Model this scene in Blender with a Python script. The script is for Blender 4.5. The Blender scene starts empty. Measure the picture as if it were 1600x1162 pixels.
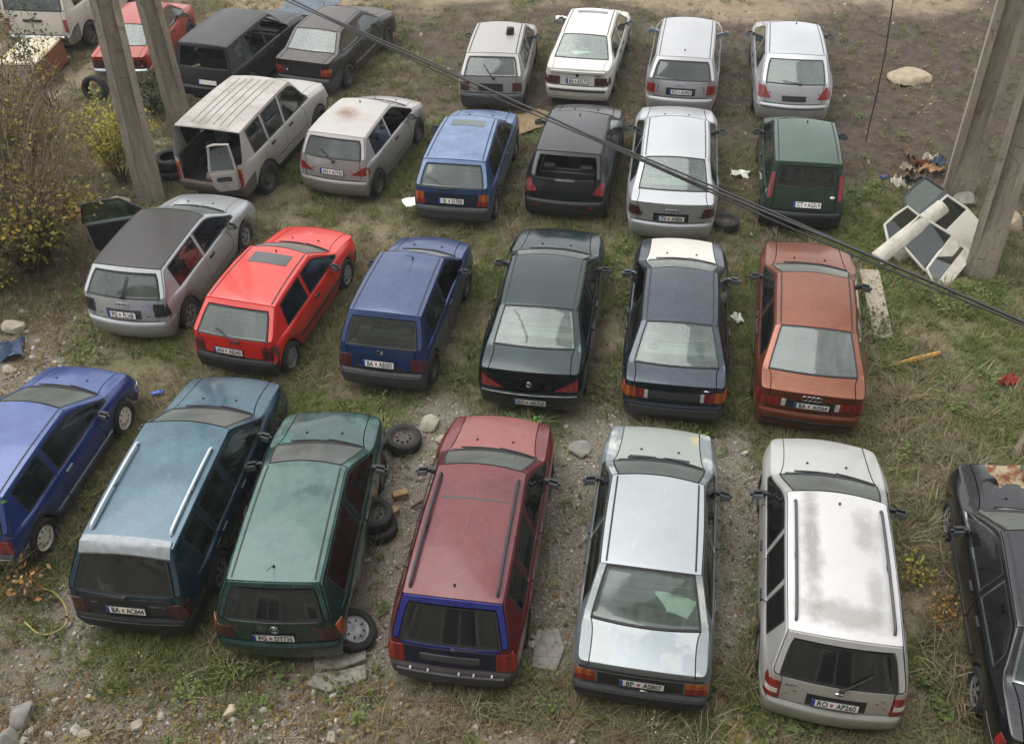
import bpy, bmesh, math, random
import numpy as np
from mathutils import Vector, Matrix
from mathutils.bvhtree import BVHTree
R = math.radians
scene = bpy.context.scene
col = scene.collection
rnd = random.Random(7)

# ------------------------------------------------------------------ camera
CAM_H, PITCH, ROLL, FPX = 10.803, R(41.849), R(-1.944), 1485.8
cd = bpy.data.cameras.new('camera'); cam = bpy.data.objects.new('camera', cd); col.objects.link(cam)
scene.camera = cam
cd.sensor_width = 36.0; cd.lens = 36.0 * FPX / 1600.0; cd.clip_end = 1000
_r0, _d0 = Vector((1, 0, 0)), Vector((0, -math.sin(PITCH), -math.cos(PITCH)))
_fw = Vector((0, math.cos(PITCH), -math.sin(PITCH)))
_right = _r0 * math.cos(ROLL) - _d0 * math.sin(ROLL)
_down = _r0 * math.sin(ROLL) + _d0 * math.cos(ROLL)
_m = Matrix((_right, -_down, -_fw)).transposed().to_4x4(); _m.translation = (0, 0, CAM_H)
cam.matrix_world = _m

# ------------------------------------------------------------------ overcast sky and soft sun
SUN_EL, SUN_AZ = 68.0, -70.0          # azimuth clockwise from +y
world = bpy.data.worlds.new('World'); scene.world = world; world.use_nodes = True
nt = world.node_tree; nt.nodes.clear()
sky = nt.nodes.new('ShaderNodeTexSky'); sky.sky_type = 'NISHITA'; sky.sun_disc = False
sky.sun_elevation = R(SUN_EL); sky.sun_rotation = R(SUN_AZ); sky.dust_density = 6.0; sky.air_density = 1.0; sky.ozone_density = 1.0
hsv = nt.nodes.new('ShaderNodeHueSaturation'); hsv.inputs['Saturation'].default_value = 0.06
bg = nt.nodes.new('ShaderNodeBackground'); bg.inputs['Strength'].default_value = 0.13
wo = nt.nodes.new('ShaderNodeOutputWorld')
nt.links.new(sky.outputs[0], hsv.inputs['Color']); ovc = nt.nodes.new('ShaderNodeMix'); ovc.data_type = 'RGBA'; ovc.inputs[0].default_value = 0.75   # cloud deck hides most of the clear sky
ovc.inputs[7].default_value = (6.35, 6.5, 6.65, 1); nt.links.new(hsv.outputs[0], ovc.inputs[6]); 
_tc = nt.nodes.new('ShaderNodeTexCoord'); _cn = nt.nodes.new('ShaderNodeTexNoise'); _cn.inputs['Scale'].default_value = 3.2; _cn.inputs['Detail'].default_value = 6; _cn.inputs['Roughness'].default_value = .55
_cr = nt.nodes.new('ShaderNodeMapRange'); _cr.inputs['From Min'].default_value = .3; _cr.inputs['From Max'].default_value = .7; _cr.inputs['To Min'].default_value = .62; _cr.inputs['To Max'].default_value = 1.38
_cm = nt.nodes.new('ShaderNodeMix'); _cm.data_type = 'RGBA'; _cm.blend_type = 'MULTIPLY'; _cm.inputs[0].default_value = 1.0
nt.links.new(_tc.outputs['Generated'], _cn.inputs['Vector']); nt.links.new(_cn.outputs['Fac'], _cr.inputs['Value']); nt.links.new(ovc.outputs[2], _cm.inputs[6]); nt.links.new(_cr.outputs[0], _cm.inputs[7]); nt.links.new(_cm.outputs[2], bg.inputs[0]); nt.links.new(bg.outputs[0], wo.inputs[0])
sl = bpy.data.lights.new('sun', 'SUN'); sl.energy = 1.25; sl.angle = R(60); sl.color = (1, 0.985, 0.965)
so = bpy.data.objects.new('sun', sl); col.objects.link(so)
_sd = Vector((math.sin(R(SUN_AZ)) * math.cos(R(SUN_EL)), math.cos(R(SUN_AZ)) * math.cos(R(SUN_EL)), math.sin(R(SUN_EL))))
so.rotation_euler = _sd.to_track_quat('Z', 'Y').to_euler(); so.location = (0, 0, 40)
scene.view_settings.view_transform = 'Standard'; scene.view_settings.look = 'None'
scene.view_settings.exposure = 1.0; scene.view_settings.gamma = 1.0
scene.view_settings.use_curve_mapping = False

# ------------------------------------------------------------------ materials
def lin(h):
    h = h.lstrip('#')
    c = [int(h[i:i + 2], 16) / 255 for i in (0, 2, 4)]
    return tuple((v / 12.92 if v <= .04045 else ((v + .055) / 1.055) ** 2.4) for v in c) + (1,)
def C(c): return lin(c) if isinstance(c, str) else (tuple(c) + (1,))[:4]
class NT:
    def __init__(s, name):
        s.m = bpy.data.materials.new(name); s.m.use_nodes = True; s.t = s.m.node_tree; s.t.nodes.clear()
        s.out = s.n('ShaderNodeOutputMaterial')
    def n(s, typ, **kw):
        o = s.t.nodes.new(typ)
        for k, v in kw.items(): setattr(o, k, v)
        return o
    def l(s, a, b): s.t.links.new(a, b)
    def noise(s, vec, scale, detail=4, rough=.6):
        o = s.n('ShaderNodeTexNoise'); o.inputs['Scale'].default_value = scale; o.inputs['Detail'].default_value = detail; o.inputs['Roughness'].default_value = rough
        if vec is not None: s.l(vec, o.inputs['Vector'])
        return o.outputs['Fac']
    def ramp(s, fac, a, b, lo=0., hi=1.):
        o = s.n('ShaderNodeMapRange'); o.inputs['From Min'].default_value = a; o.inputs['From Max'].default_value = b
        o.inputs['To Min'].default_value = lo; o.inputs['To Max'].default_value = hi; s.l(fac, o.inputs['Value']); return o.outputs[0]
    def math(s, op, a, b):
        o = s.n('ShaderNodeMath', operation=op)
        for i, v in enumerate((a, b)):
            if hasattr(v, 'links'): s.l(v, o.inputs[i])
            elif v is not None: o.inputs[i].default_value = v
        return o.outputs[0]
    def mix(s, fac, a, b):
        o = s.n('ShaderNodeMix', data_type='RGBA')
        for i, v in ((0, fac), (6, a), (7, b)):
            if hasattr(v, 'links'): s.l(v, o.inputs[i])
            else: o.inputs[i].default_value = v if i == 0 else C(v)
        return o.outputs[2]
    def pr(s, base, rough=.5, metal=0., coat=0., spec=.5, normal=None):
        p = s.n('ShaderNodeBsdfPrincipled')
        for k, v in (('Base Color', base), ('Roughness', rough), ('Metallic', metal), ('Coat Weight', coat), ('Specular IOR Level', spec)):
            if hasattr(v, 'links'): s.l(v, p.inputs[k])
            else: p.inputs[k].default_value = C(v) if k == 'Base Color' else v
        p.inputs['Coat Roughness'].default_value = .12
        if normal is not None: s.l(normal, p.inputs['Normal'])
        s.l(p.outputs[0], s.out.inputs[0]); return p
    def bump(s, h, strength, dist=.01):
        b = s.n('ShaderNodeBump'); b.inputs['Strength'].default_value = strength; b.inputs['Distance'].default_value = dist
        s.l(h, b.inputs['Height']); return b.outputs[0]
    def obj(s): return s.n('ShaderNodeTexCoord').outputs['Object']
    def up(s):
        g = s.n('ShaderNodeNewGeometry'); x = s.n('ShaderNodeSeparateXYZ'); s.l(g.outputs['Normal'], x.inputs[0]); return s.ramp(x.outputs[2], .45, .9)
_mc = {}
def simple(name, c, rough=.6, metal=0., var=.25, scale=9., bump=0., spec=.5, coat=0.):
    if name in _mc: return _mc[name]
    t = NT(name); o = t.obj(); c = C(c)
    nf = t.noise(o, scale, 5)
    d = tuple(v * (1 - var) for v in c[:3]); b = tuple(min(1, v * (1 + var)) for v in c[:3])
    base = t.mix(t.ramp(nf, .3, .7), d, b)
    t.pr(base, t.ramp(nf, .2, .8, max(.05, rough - .1), min(1, rough + .1)), metal, coat, spec, t.bump(t.noise(o, scale * 4, 6), bump) if bump else None)
    _mc[name] = t.m; return t.m
def paint(name, c, metal=.35, rough=.32, coat=.6, dust=.25, dust_sheen_c='9a948a', peel=None, stains=()):
    """car paint with dust (dirt plus painted sky reflection) on upward faces; peel=(colour,lo,hi,scale) faded patches; stains=((x,y,rx,ry,colour,amount),...) in car metres"""
    t = NT(name); o = t.obj(); c = C(c)
    base = t.mix(t.noise(o, 1.7, 3), tuple(v * .86 for v in c[:3]), tuple(min(1, v * 1.1) for v in c[:3]))
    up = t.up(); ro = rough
    fine = t.noise(o, 26, 8, .75)
    if peel:
        pc, lo, hi, sc = peel
        msk = t.math('MULTIPLY', t.ramp(t.noise(o, sc, 9, .62), lo, hi), up)
        base = t.mix(msk, base, pc); ro = t.ramp(msk, 0, 1, rough, .7)
    for (sx, sy, rx, ry, sc, am) in stains:
        mp = t.n('ShaderNodeMapping'); t.l(o, mp.inputs[0]); mp.inputs['Location'].default_value = (-sx / rx, -sy / ry, 0); mp.inputs['Scale'].default_value = (1 / rx, 1 / ry, 0)
        ln = t.n('ShaderNodeVectorMath', operation='LENGTH'); t.l(mp.outputs[0], ln.inputs[0])
        d = t.math('ADD', ln.outputs['Value'], t.ramp(t.noise(o, 3.2, 7, .7), 0, 1, -.9, .9))
        base = t.mix(t.math('MULTIPLY', t.ramp(d, 1.05, .35, 0, am), up), base, sc)
    dm = t.math('MULTIPLY', t.ramp(t.noise(o, 2.3, 8, .7), .3, .75, .25 * dust, dust), t.ramp(up, 0, 1, .12, 1))  # real dirt, and sky reflection painted as lighter colour on upward faces
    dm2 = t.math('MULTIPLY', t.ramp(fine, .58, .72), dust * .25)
    base = t.mix(t.math('MAXIMUM', dm, dm2), base, dust_sheen_c)
    # water marks, speckles and thin scratches
    spk = t.math('MULTIPLY', t.ramp(t.noise(o, 90, 3, .6), .66, .74), .35); base = t.mix(spk, base, '8f897e')
    mps = t.n('ShaderNodeMapping'); t.l(o, mps.inputs[0]); mps.inputs['Scale'].default_value = (14, 1.1, 9); mps.inputs['Rotation'].default_value = (0, 0, .35)
    scr = t.math('MULTIPLY', t.ramp(t.noise(mps.outputs[0], 3.5, 3, .5), .68, .74), .28); base = t.mix(scr, base, tuple(min(1, v * 1.6 + .08) for v in c[:3]))
    wm = t.math('MULTIPLY', t.ramp(t.math('ABSOLUTE', t.math('SUBTRACT', t.noise(o, 6.5, 5, .6), .52), None), .025, .0, 0, .12), up); base = t.mix(wm, base, dust_sheen_c)
    # mud splashes low on the sides
    sp = t.n('ShaderNodeSeparateXYZ'); t.l(o, sp.inputs[0])
    mud = t.math('MULTIPLY', t.ramp(sp.outputs[2], .55, .15, 0, .6), t.ramp(t.noise(o, 7, 7, .7), .35, .7))
    base = t.mix(mud, base, '6b5f50')
    rr = t.math('ADD', ro, t.math('MULTIPLY', dm, .5))
    p = t.pr(base, rr, metal, coat, .5, t.bump(t.noise(o, 5, 2), .04, .02))
    t.l(t.ramp(dm, 0, .5, coat, coat * .3), p.inputs['Coat Weight'])
    p.inputs['Coat Roughness'].default_value = .1
    return t.m
def glass_mat(name, tint, dustamt, dust_sheen_c='8d938c', grough=.05, lines=False):
    t = NT(name); o = t.obj()
    tr = t.n('ShaderNodeBsdfTransparent'); tr.inputs[0].default_value = C(tint)
    gl = t.n('ShaderNodeBsdfGlossy'); gl.inputs['Roughness'].default_value = grough; gl.inputs['Color'].default_value = (.95, 1, .98, 1)
    fr = t.n('ShaderNodeFresnel'); fr.inputs[0].default_value = 1.52
    m1 = t.n('ShaderNodeMixShader'); t.l(t.math('MULTIPLY', fr.outputs[0], 1.7), m1.inputs[0]); t.l(tr.outputs[0], m1.inputs[1]); t.l(gl.outputs[0], m1.inputs[2])
    df = t.n('ShaderNodeBsdfDiffuse'); df.inputs[0].default_value = C(dust_sheen_c)
    up = t.up()
    am = t.math('MULTIPLY', t.ramp(t.noise(o, 2.6, 3, .5), .25, .75, dustamt * .45, dustamt), t.ramp(up, 0, 1, .2, 1))
    # wiped patches and runs in the dirt
    mpr = t.n('ShaderNodeMapping'); t.l(o, mpr.inputs[0]); mpr.inputs['Scale'].default_value = (9, 1, 1.2)
    am = t.math('MULTIPLY', am, t.ramp(t.noise(mpr.outputs[0], 1.6, 3, .5), .3, .7, .7, 1.35))
    if lines:
        sx = t.n('ShaderNodeSeparateXYZ'); t.l(o, sx.inputs[0]); wv = t.math('SINE', t.math('MULTIPLY', sx.outputs[2], 130.), None)
        am = t.math('ADD', am, t.ramp(wv, .8, 1., 0, .045))
    m2 = t.n('ShaderNodeMixShader'); t.l(am, m2.inputs[0]); t.l(m1.outputs[0], m2.inputs[1]); t.l(df.outputs[0], m2.inputs[2])
    t.l(m2.outputs[0], t.out.inputs[0]); return t.m
M = {}
M['glass'] = glass_mat('window_glass', (.34, .42, .39), .10)
M['glass_clear'] = glass_mat('window_glass_green', (.66, .82, .74), .20, '93a59a', lines=True)
M['glass_dark'] = glass_mat('window_glass_dark', (.12, .14, .13), .05)
M['glass_wind'] = glass_mat('windshield_glass', (.22, .26, .24), .42, '6f756e', .28)
M['glass_dusty'] = glass_mat('window_glass_dusty', (.40, .47, .44), .34, '8b938c', lines=True)
M['rubber'] = simple('black_rubber', '141414', .65)
M['plastic'] = simple('black_plastic', '1d1e20', .55, var=.35)
M['grey_plastic'] = simple('grey_plastic', '3a3b3e', .6, var=.3)
M['chrome'] = simple('chrome', 'b9bcc0', .22, 1.0, .1)
M['mirror_glass'] = simple('mirror_glass', '8f9699', .15, .7, .1)
def lens(name, c, hi):
    t = NT(name); o = t.obj(); sx = t.n('ShaderNodeSeparateXYZ'); t.l(o, sx.inputs[0])
    r1 = t.math('SINE', t.math('MULTIPLY', sx.outputs[2], 250.), None); r2 = t.math('SINE', t.math('MULTIPLY', sx.outputs[0], 60.), None)
    base = t.mix(t.ramp(r2, -.2, .6), c, hi); base = t.mix(t.math('MULTIPLY', t.ramp(t.noise(o, 12, 6), .4, .7), .4), base, '3a2c28')
    t.pr(base, .28, 0, .35, .5, t.bump(r1, .5, .004)); return t.m
M['_x'] = simple('red_lens', '5e0b0c', .35, 0, .3, coat=.2)
M['red_lens'] = lens('red_lens', '6a0b0c', '8f1410')
M['dark_lens'] = lens('smoked_lens', '2c0a0c', '4c0e10')
M['amber_lens'] = lens('amber_lens', '8a3c0a', 'b4580e')
M['clear_lens'] = simple('clear_lens', 'b9b5ae', .2, 0, .2, coat=.5)
M['plate'] = simple('plate_white', 'dededa', .45, 0, .05)
M['plate_blue'] = simple('plate_blue', '1a3a94', .45)
M['plate_black'] = simple('plate_black', '0b0b0b', .5)
M['plate_red'] = simple('plate_red', 'a8401c', .5)
M['interior'] = simple('interior_dark', '161616', .85)
M['seat'] = simple('seat_cloth', '3b3d3e', .95, var=.2, scale=40)
M['seat_light'] = simple('seat_cloth_light', '7b7d78', .95, var=.2, scale=40)
M['tyre'] = simple('tyre_rubber', '1f1e1d', .85, var=.4, scale=14, bump=.2)
M['rim_silver'] = simple('rim_silver', '8d8d8c', .45, .4, .25)
M['rim_white'] = simple('rim_cream', 'c9c3b2', .5, 0, .15)
M['rim_dark'] = simple('rim_rusty', '4a443e', .75, .2, .4)
M['under'] = simple('underbody', '0e0e0e', .9)
M['white_paper'] = simple('white_paper', 'd2d6c8', .8, var=.08)

# ------------------------------------------------------------------ mesh helpers
def link(o, parent=None):
    col.objects.link(o)
    if parent is not None: o.parent = parent
    return o
def mesh_from(name, verts, faces, mats=(), midx=None, smooth=True, sharp=None):
    me = bpy.data.meshes.new(name); me.from_pydata([tuple(v) for v in verts], [], [tuple(int(i) for i in f) for f in faces])
    for m in mats: me.materials.append(m)
    if midx is not None: me.polygons.foreach_set('material_index', midx)
    if smooth: me.polygons.foreach_set('use_smooth', [True] * len(me.polygons))
    me.update()
    if sharp is not None and smooth: me.set_sharp_from_angle(angle=R(sharp))
    return me
def bm_mesh(name, bm, mats=(), smooth=False, sharp=None):
    bmesh.ops.recalc_face_normals(bm, faces=bm.faces)
    me = bpy.data.meshes.new(name); bm.to_mesh(me); bm.free()
    for m in mats: me.materials.append(m)
    if smooth:
        me.polygons.foreach_set('use_smooth', [True] * len(me.polygons))
        if sharp: me.set_sharp_from_angle(angle=R(sharp))
    return me
def add(name, me, parent=None, loc=None, rot=None, scale=None):
    o = bpy.data.objects.new(name, me); link(o, parent)
    if loc is not None: o.location = loc
    if rot is not None: o.rotation_euler = rot
    if scale is not None: o.scale = scale
    return o
def empty(name, loc=(0, 0, 0), rz=0., rx=0., ry=0.):
    o = bpy.data.objects.new(name, None); col.objects.link(o); o.location = loc; o.rotation_euler = (rx, ry, rz); o.empty_display_size = .3
    return o
def tag(o, label, cat, group=None, kind=None):
    o['label'] = label; o['category'] = cat
    if group: o['group'] = group
    if kind: o['kind'] = kind
    return o
def bm_box(bm, cx, cy, cz, sx, sy, sz, rot=None, bev=0.):
    ret = bmesh.ops.create_cube(bm, size=1.0)
    vs = ret['verts']
    m = Matrix.Translation((cx, cy, cz)) @ (rot.to_4x4() if rot is not None else Matrix()) @ Matrix.Diagonal((sx, sy, sz, 1))
    bmesh.ops.transform(bm, matrix=m, verts=vs)
    if bev:
        es = list({e for v in vs for e in v.link_edges})
        bmesh.ops.bevel(bm, geom=es, offset=bev, segments=2, affect='EDGES', clamp_overlap=True)
def box_mesh(name, c, s, mat, bev=.01, rot=None):
    bm = bmesh.new(); bm_box(bm, *c, *s, rot=rot, bev=bev); return bm_mesh(name, bm, [mat])
def tube_pts(pts, r, seg=8, cap=True):
    pts = [Vector(p) for p in pts]; V = []; F = []
    rs = r if hasattr(r, '__len__') else [r] * len(pts)
    prev = None
    for i, p in enumerate(pts):
        d = (pts[min(i + 1, len(pts) - 1)] - pts[max(i - 1, 0)]).normalized()
        a = d.orthogonal().normalized() if prev is None else (prev - d * prev.dot(d)).normalized()
        prev = a; b = d.cross(a)
        for k in range(seg):
            t = 2 * math.pi * k / seg; V.append(p + (a * math.cos(t) + b * math.sin(t)) * rs[i])
    for i in range(len(pts) - 1):
        for k in range(seg):
            F.append((i * seg + k, i * seg + (k + 1) % seg, (i + 1) * seg + (k + 1) % seg, (i + 1) * seg + k))
    if cap:
        F.append(tuple(range(seg))[::-1]); F.append(tuple(range((len(pts) - 1) * seg, len(pts) * seg)))
    return V, F
def tube_mesh(name, pts, r, mat, seg=8):
    V, F = tube_pts(pts, r, seg); return mesh_from(name, V, F, [mat], sharp=60)
def lathe_x(profile, seg=28):
    """profile of (x, radius) turned round the x axis"""
    V = []; F = []; n = len(profile)
    for k in range(seg):
        t = 2 * math.pi * k / seg
        for (x, r) in profile: V.append((x, r * math.cos(t), r * math.sin(t)))
    for k in range(seg):
        for i in range(n - 1):
            F.append((k * n + i, k * n + i + 1, ((k + 1) % seg) * n + i + 1, ((k + 1) % seg) * n + i))
    return V, F
_tm = {}
def text_mesh(s, size, mat, ext=.001):
    key = (s, size, mat.name)
    if key in _tm: return _tm[key]
    cu = bpy.data.curves.new('lettering', 'FONT'); cu.body = s; cu.size = size; cu.align_x = 'CENTER'; cu.align_y = 'CENTER'; cu.extrude = ext; cu.offset = size * .016; cu.resolution_u = 3
    o = bpy.data.objects.new('lettering', cu); col.objects.link(o)
    bpy.context.view_layer.update()
    me = bpy.data.meshes.new_from_object(o.evaluated_get(bpy.context.evaluated_depsgraph_get()))
    bpy.data.objects.remove(o); bpy.data.curves.remove(cu)
    me.materials.clear(); me.materials.append(mat); me.name = 'lettering'
    _tm[key] = me; return me

# ------------------------------------------------------------------ wheels (shared meshes, unit radius 0.29)
TYRE_PROF = [(-.07, .185), (-.088, .20), (-.094, .235), (-.088, .272), (-.07, .288), (-.03, .29), (.03, .29), (.07, .288), (.088, .272), (.094, .235), (.088, .20), (.07, .185)]
_V, _F = lathe_x(TYRE_PROF, 30)
TYRE = mesh_from('tyre', _V, _F, [M['tyre']], sharp=40)
def rim_mesh(style):
    seg = 32
    prof = [(.075, .192), (.055, .178), (.05, .165), (.058, .135), (.066, .095), (.068, .05), (.062, .03), (.06, .001)] if style != 'steel' else \
           [(.075, .192), (.05, .18), (.02, .165), (.03, .13), (.045, .09), (.03, .06), (.04, .04), (.04, .001)]
    V, F = lathe_x(prof, seg); n = len(prof) - 1; K = []
    for k in range(seg):
        for i in range(n):
            cut = (i in (3,) and style == 'cap' and k % 4 in (1,)) or (i in (3, 4) and style == 'alloy' and k % 6 in (1, 2, 3)) or (i == 3 and style == 'steel' and k % 4 in (1, 2))
            if not cut: K.append(F[k * n + i])
    mat = {'cap': M['rim_white'], 'alloy': M['rim_silver'], 'steel': M['rim_dark']}[style]
    me = mesh_from('rim', V, K, [mat], sharp=35)
    return me
RIM = {s: rim_mesh(s) for s in ('cap', 'alloy', 'steel')}
M['rim_cap2'] = M['rim_silver']
RIM['capgrey'] = RIM['cap'].copy(); RIM['capgrey'].materials[0] = M['rim_silver']
_V, _F = lathe_x([(.02, .19), (.015, .001)], 24)
BRAKE = mesh_from('brake_disc', _V, _F, [M['under']])
def wheel(parent, x, y, z, r, style, name='wheel', rot=None):
    sg = 1 if x >= 0 else -1
    w = empty(name, (x, y, z)); w.parent = parent
    w.scale = (r / .29,) * 3; w.rotation_euler = rot if rot else (rnd.random() * 6.28, 0, 0)
    for nm, me in (('tyre', TYRE), ('rim', RIM[style]), ('brake_disc', BRAKE)):
        o = add(nm, me, w); o.scale = (sg, 1, 1)
    return w

# ------------------------------------------------------------------ seats, dashboards (shared)
def seat_mesh(mat, w=.48):
    bm = bmesh.new()
    bm_box(bm, 0, .05, .12, w, .5, .16, bev=.05)
    bm_box(bm, 0, -.27, .42, w * .95, .14, .58, rot=Matrix.Rotation(R(14), 3, 'X'), bev=.05)
    bm_box(bm, 0, -.37, .80, .27, .10, .18, rot=Matrix.Rotation(R(10), 3, 'X'), bev=.04)
    return bm_mesh('front_seat', bm, [mat], True, 40)
def bench_mesh(mat):
    bm = bmesh.new()
    bm_box(bm, 0, .05, .12, 1.2, .45, .16, bev=.05)
    bm_box(bm, 0, -.25, .40, 1.2, .14, .55, rot=Matrix.Rotation(R(16), 3, 'X'), bev=.05)
    for x in (-.38, .38): bm_box(bm, x, -.36, .73, .26, .09, .13, rot=Matrix.Rotation(R(10), 3, 'X'), bev=.035)
    return bm_mesh('rear_seat', bm, [mat], True, 40)
SEAT = {k: seat_mesh(M[k]) for k in ('seat', 'seat_light')}
BENCH = {k: bench_mesh(M[k]) for k in ('seat', 'seat_light')}
_bm = bmesh.new(); bm_box(_bm, 0, 0, 0, 1.25, .42, .26, bev=.07); bm_box(_bm, -.34, -.2, .1, .38, .16, .12, bev=.04)
DASH = bm_mesh('dashboard', _bm, [M['plastic']], True, 40)
_V, _F = tube_pts([(.18 * math.cos(a), .18 * math.sin(a), 0) for a in [i * math.pi / 8 for i in range(17)]], .014, 6, False)
_V2, _F2 = tube_pts([(-.18, 0, -.01), (.18, 0, -.01)], .02, 6)
STEER = mesh_from('steering_wheel', _V + _V2, _F + [tuple(i + len(_V) for i in f) for f in _F2], [M['plastic']])
def Q(x0, x1, z0, z1): return [(x0, z0), (x1, z0), (x1, z1), (x0, z1)]
# ------------------------------------------------------------------ parametric car
NC = 19          # columns along the car
def lerp(a, b, t): return a + (b - a) * t
def l3(a, b, t): return tuple(lerp(p, q, t) for p, q in zip(a, b))
def car_cage(s):
    L, W, H = s['L'], s['W'], s['H']; hw = W / 2; sedan = s['kind'] == 'sedan'
    yw, yf, ra = s['yw'], s['yf'], s['ra']; wr = s['r']
    zs = s.get('sill', .2)
    bR, bF = s.get('bowR', .06), s.get('bowF', .12)
    RB = (s['RB'][0], s['RB'][1], s['eB']); RR = (s['RR'][0], s['RR'][1], s['eR'])
    RF = (s['RF'][0], s['RF'][1], s['eF']); CW = (s['CW'][0], s['CW'][1], s['eC']); HF = (s['HF'][0], s['HF'][1], s['eH'])
    hump = s.get('hump', .03)
    def roof(y):
        t = (y - RR[0]) / (RF[0] - RR[0]); p = l3(RR, RF, t); k = 4 * t * (1 - t)
        return (y, p[1] + hump * k, p[2] + .012 * k)
    B = s['bp']                                         # B pillar y (middle)
    QE = s['QE']
    T = [None] * NC
    if sedan:
        DK = (s['DK'][0], s['DK'][1], s['eD'])
        T[0] = DK; m_ = l3(DK, RB, .5); T[1] = (m_[0], m_[1] + .012, m_[2]); T[2] = RB; T[3] = l3(RB, RR, .5); T[4] = RR
        T[5] = roof(RR[0] + .12)
    else:
        T[0] = RB; T[1] = l3(RB, RR, .45); T[2] = l3(RB, RR, .90); T[3] = RR
        if s.get('tuck'):
            T[1] = (T[1][0] - s['tuck'], T[1][1], T[1][2]); T[2] = (T[2][0] - s['tuck'], T[2][1], T[2][2])
        T[4] = roof(max(QE, RR[0] + .06)); T[5] = None
    pc = s.get('cp')                                    # rear pillar of a five-door
    y6, y7 = (pc - .035, pc + .035) if pc else (None, None)
    b0, b1 = B - .035, B + .035
    start = T[5][0] if T[5] else T[4][0]
    if pc:
        T[6] = roof(y6); T[7] = roof(y7)
        if T[5] is None: T[5] = roof(lerp(T[4][0], y6, .5))
        T[8] = roof(lerp(y7, b0, .5))
    else:
        if T[5] is None: T[5] = roof(lerp(start, b0, .25))
        T[6] = roof(lerp(T[5][0], b0, .25)); T[7] = roof(lerp(T[5][0], b0, .5)); T[8] = roof(lerp(T[5][0], b0, .75))
    T[9] = roof(b0); T[10] = roof(b1); T[11] = roof(lerp(b1, RF[0], .55)); T[12] = RF
    w_ = l3(RF, CW, .52); T[13] = (w_[0], w_[1] + s.get('wsb', .01), w_[2] + .01); T[14] = CW
    for k, t in ((15, .28), (16, .58), (17, .84)):
        p = l3(CW, HF, t); T[k] = (p[0], p[1] + s.get('hoodhump', .025) * 4 * t * (1 - t), p[2])
    T[18] = HF
    df = s.get('df', yf - ra - .16)
    low = [0, min(.26, (yw - 1.1 * ra) * .55), yw - 1.1 * ra, yw - .8 * ra, yw, yw + .8 * ra, yw + 1.1 * ra, 0, 0, b0, b1, 0, df, yf - 1.1 * ra, yf - .8 * ra, yf, yf + .8 * ra, yf + 1.1 * ra, L]
    low[7] = lerp(low[6], b0, .35); low[8] = lerp(low[6], b0, .7); low[11] = lerp(b1, df, .5)
    if pc: low[7] = max(low[6] + .04, min(pc + .1, b0 - .2)); low[8] = lerp(low[7], b0, .5)
    rz = wr * .98
    zb = [zs] * NC
    for c in (4, 15):
        zb[c] = rz + ra * 1.06; zb[c - 1] = zb[c + 1] = rz + ra * .68; zb[c - 2] = zb[c + 2] = zs + .03
    br, bf = s['belt']
    tR, tF = s.get('taperR', .07), s.get('taperF', .09)
    def taper(y):
        a = max(0, (1.0 - y) / 1.0); b = max(0, (y - (L - 1.1)) / 1.1)
        return 1 - tR * a ** 2.2 - tF * b ** 2.2
    XF = s.get('xf', [.93, .985, 1.0, .995, .965])
    P = {}
    for i in range(1, NC - 1):
        ty, tz, te = T[i]; lo = low[i]
        ys = [lo, lo, lo, lerp(lo, ty, .15), lerp(lo, ty, .45), lerp(lo, ty, .7), ty, ty]
        belt = lerp(br, bf, ys[4] / L); z4 = min(belt, tz - .075)
        zz = [zb[i], lerp(zb[i], z4, .3), lerp(zb[i], z4, .56), lerp(zb[i], z4, .82), z4]
        cab = (tz - belt) > .14
        z5 = belt + .018 if cab else lerp(z4, tz, .4)
        x4 = XF[4] * hw * taper(ys[4])
        x5 = (x4 - .022) if cab else lerp(x4, te, .35)
        f6 = min(.042 / max(.01, tz - z5), .4)
        xs = [XF[k] * hw * taper(ys[k]) for k in range(4)] + [x4, x5, lerp(te, x5, f6), te]
        zz += [z5, lerp(tz, z5, f6), tz]
        if not cab: xs[6] = lerp(x5, te, .7); zz[6] = lerp(z5, tz, .75)
        # glass bows outward a little above the belt
        for k in range(8): P[i, k] = (xs[k], ys[k], zz[k])
    zbt, zft = s.get('zbt', .52), s.get('zft', .50)
    ty, tz, te = T[0]
    cr = s.get('cornR', .90); ctop = te
    z3 = zbt + .05; led = s.get('ledge', .045)
    y3 = bR + led
    for k, (y, z, x) in enumerate([(bR + .07, zs, hw * cr * .97), (bR + .005, lerp(zs, zbt, .4), hw * cr), (bR, zbt, hw * cr), (y3, z3, hw * (cr + .012))] +
                                  [(lerp(y3, ty, t ** 1.25), lerp(z3, tz, t), lerp(hw * (cr + .012), te, t ** 1.3)) for t in (.33, .64, .87, 1)]):
        P[0, k] = (x, y, z)
    ty, tz, te = T[18]; cf = s.get('cornF', .91); z3 = zft + .05; y3 = L - bF - .03
    for k, (y, z, x) in enumerate([(L - bF - .1, zs, hw * cf * .97), (L - bF - .01, lerp(zs, zft, .4), hw * cf), (L - bF, zft, hw * cf), (y3, z3, hw * cf)] +
                                  [(lerp(y3, ty, t ** 1.6), lerp(z3, tz, t), lerp(hw * cf, te, t)) for t in (.3, .6, .85, 1)]):
        P[18, k] = (x, y, z)
    # ribbon path
    path = [(0, k) for k in range(8)] + [(i, 7) for i in range(1, NC)] + [(18, k) for k in range(6, -1, -1)]
    crR = s.get('crown', .045)
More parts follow.
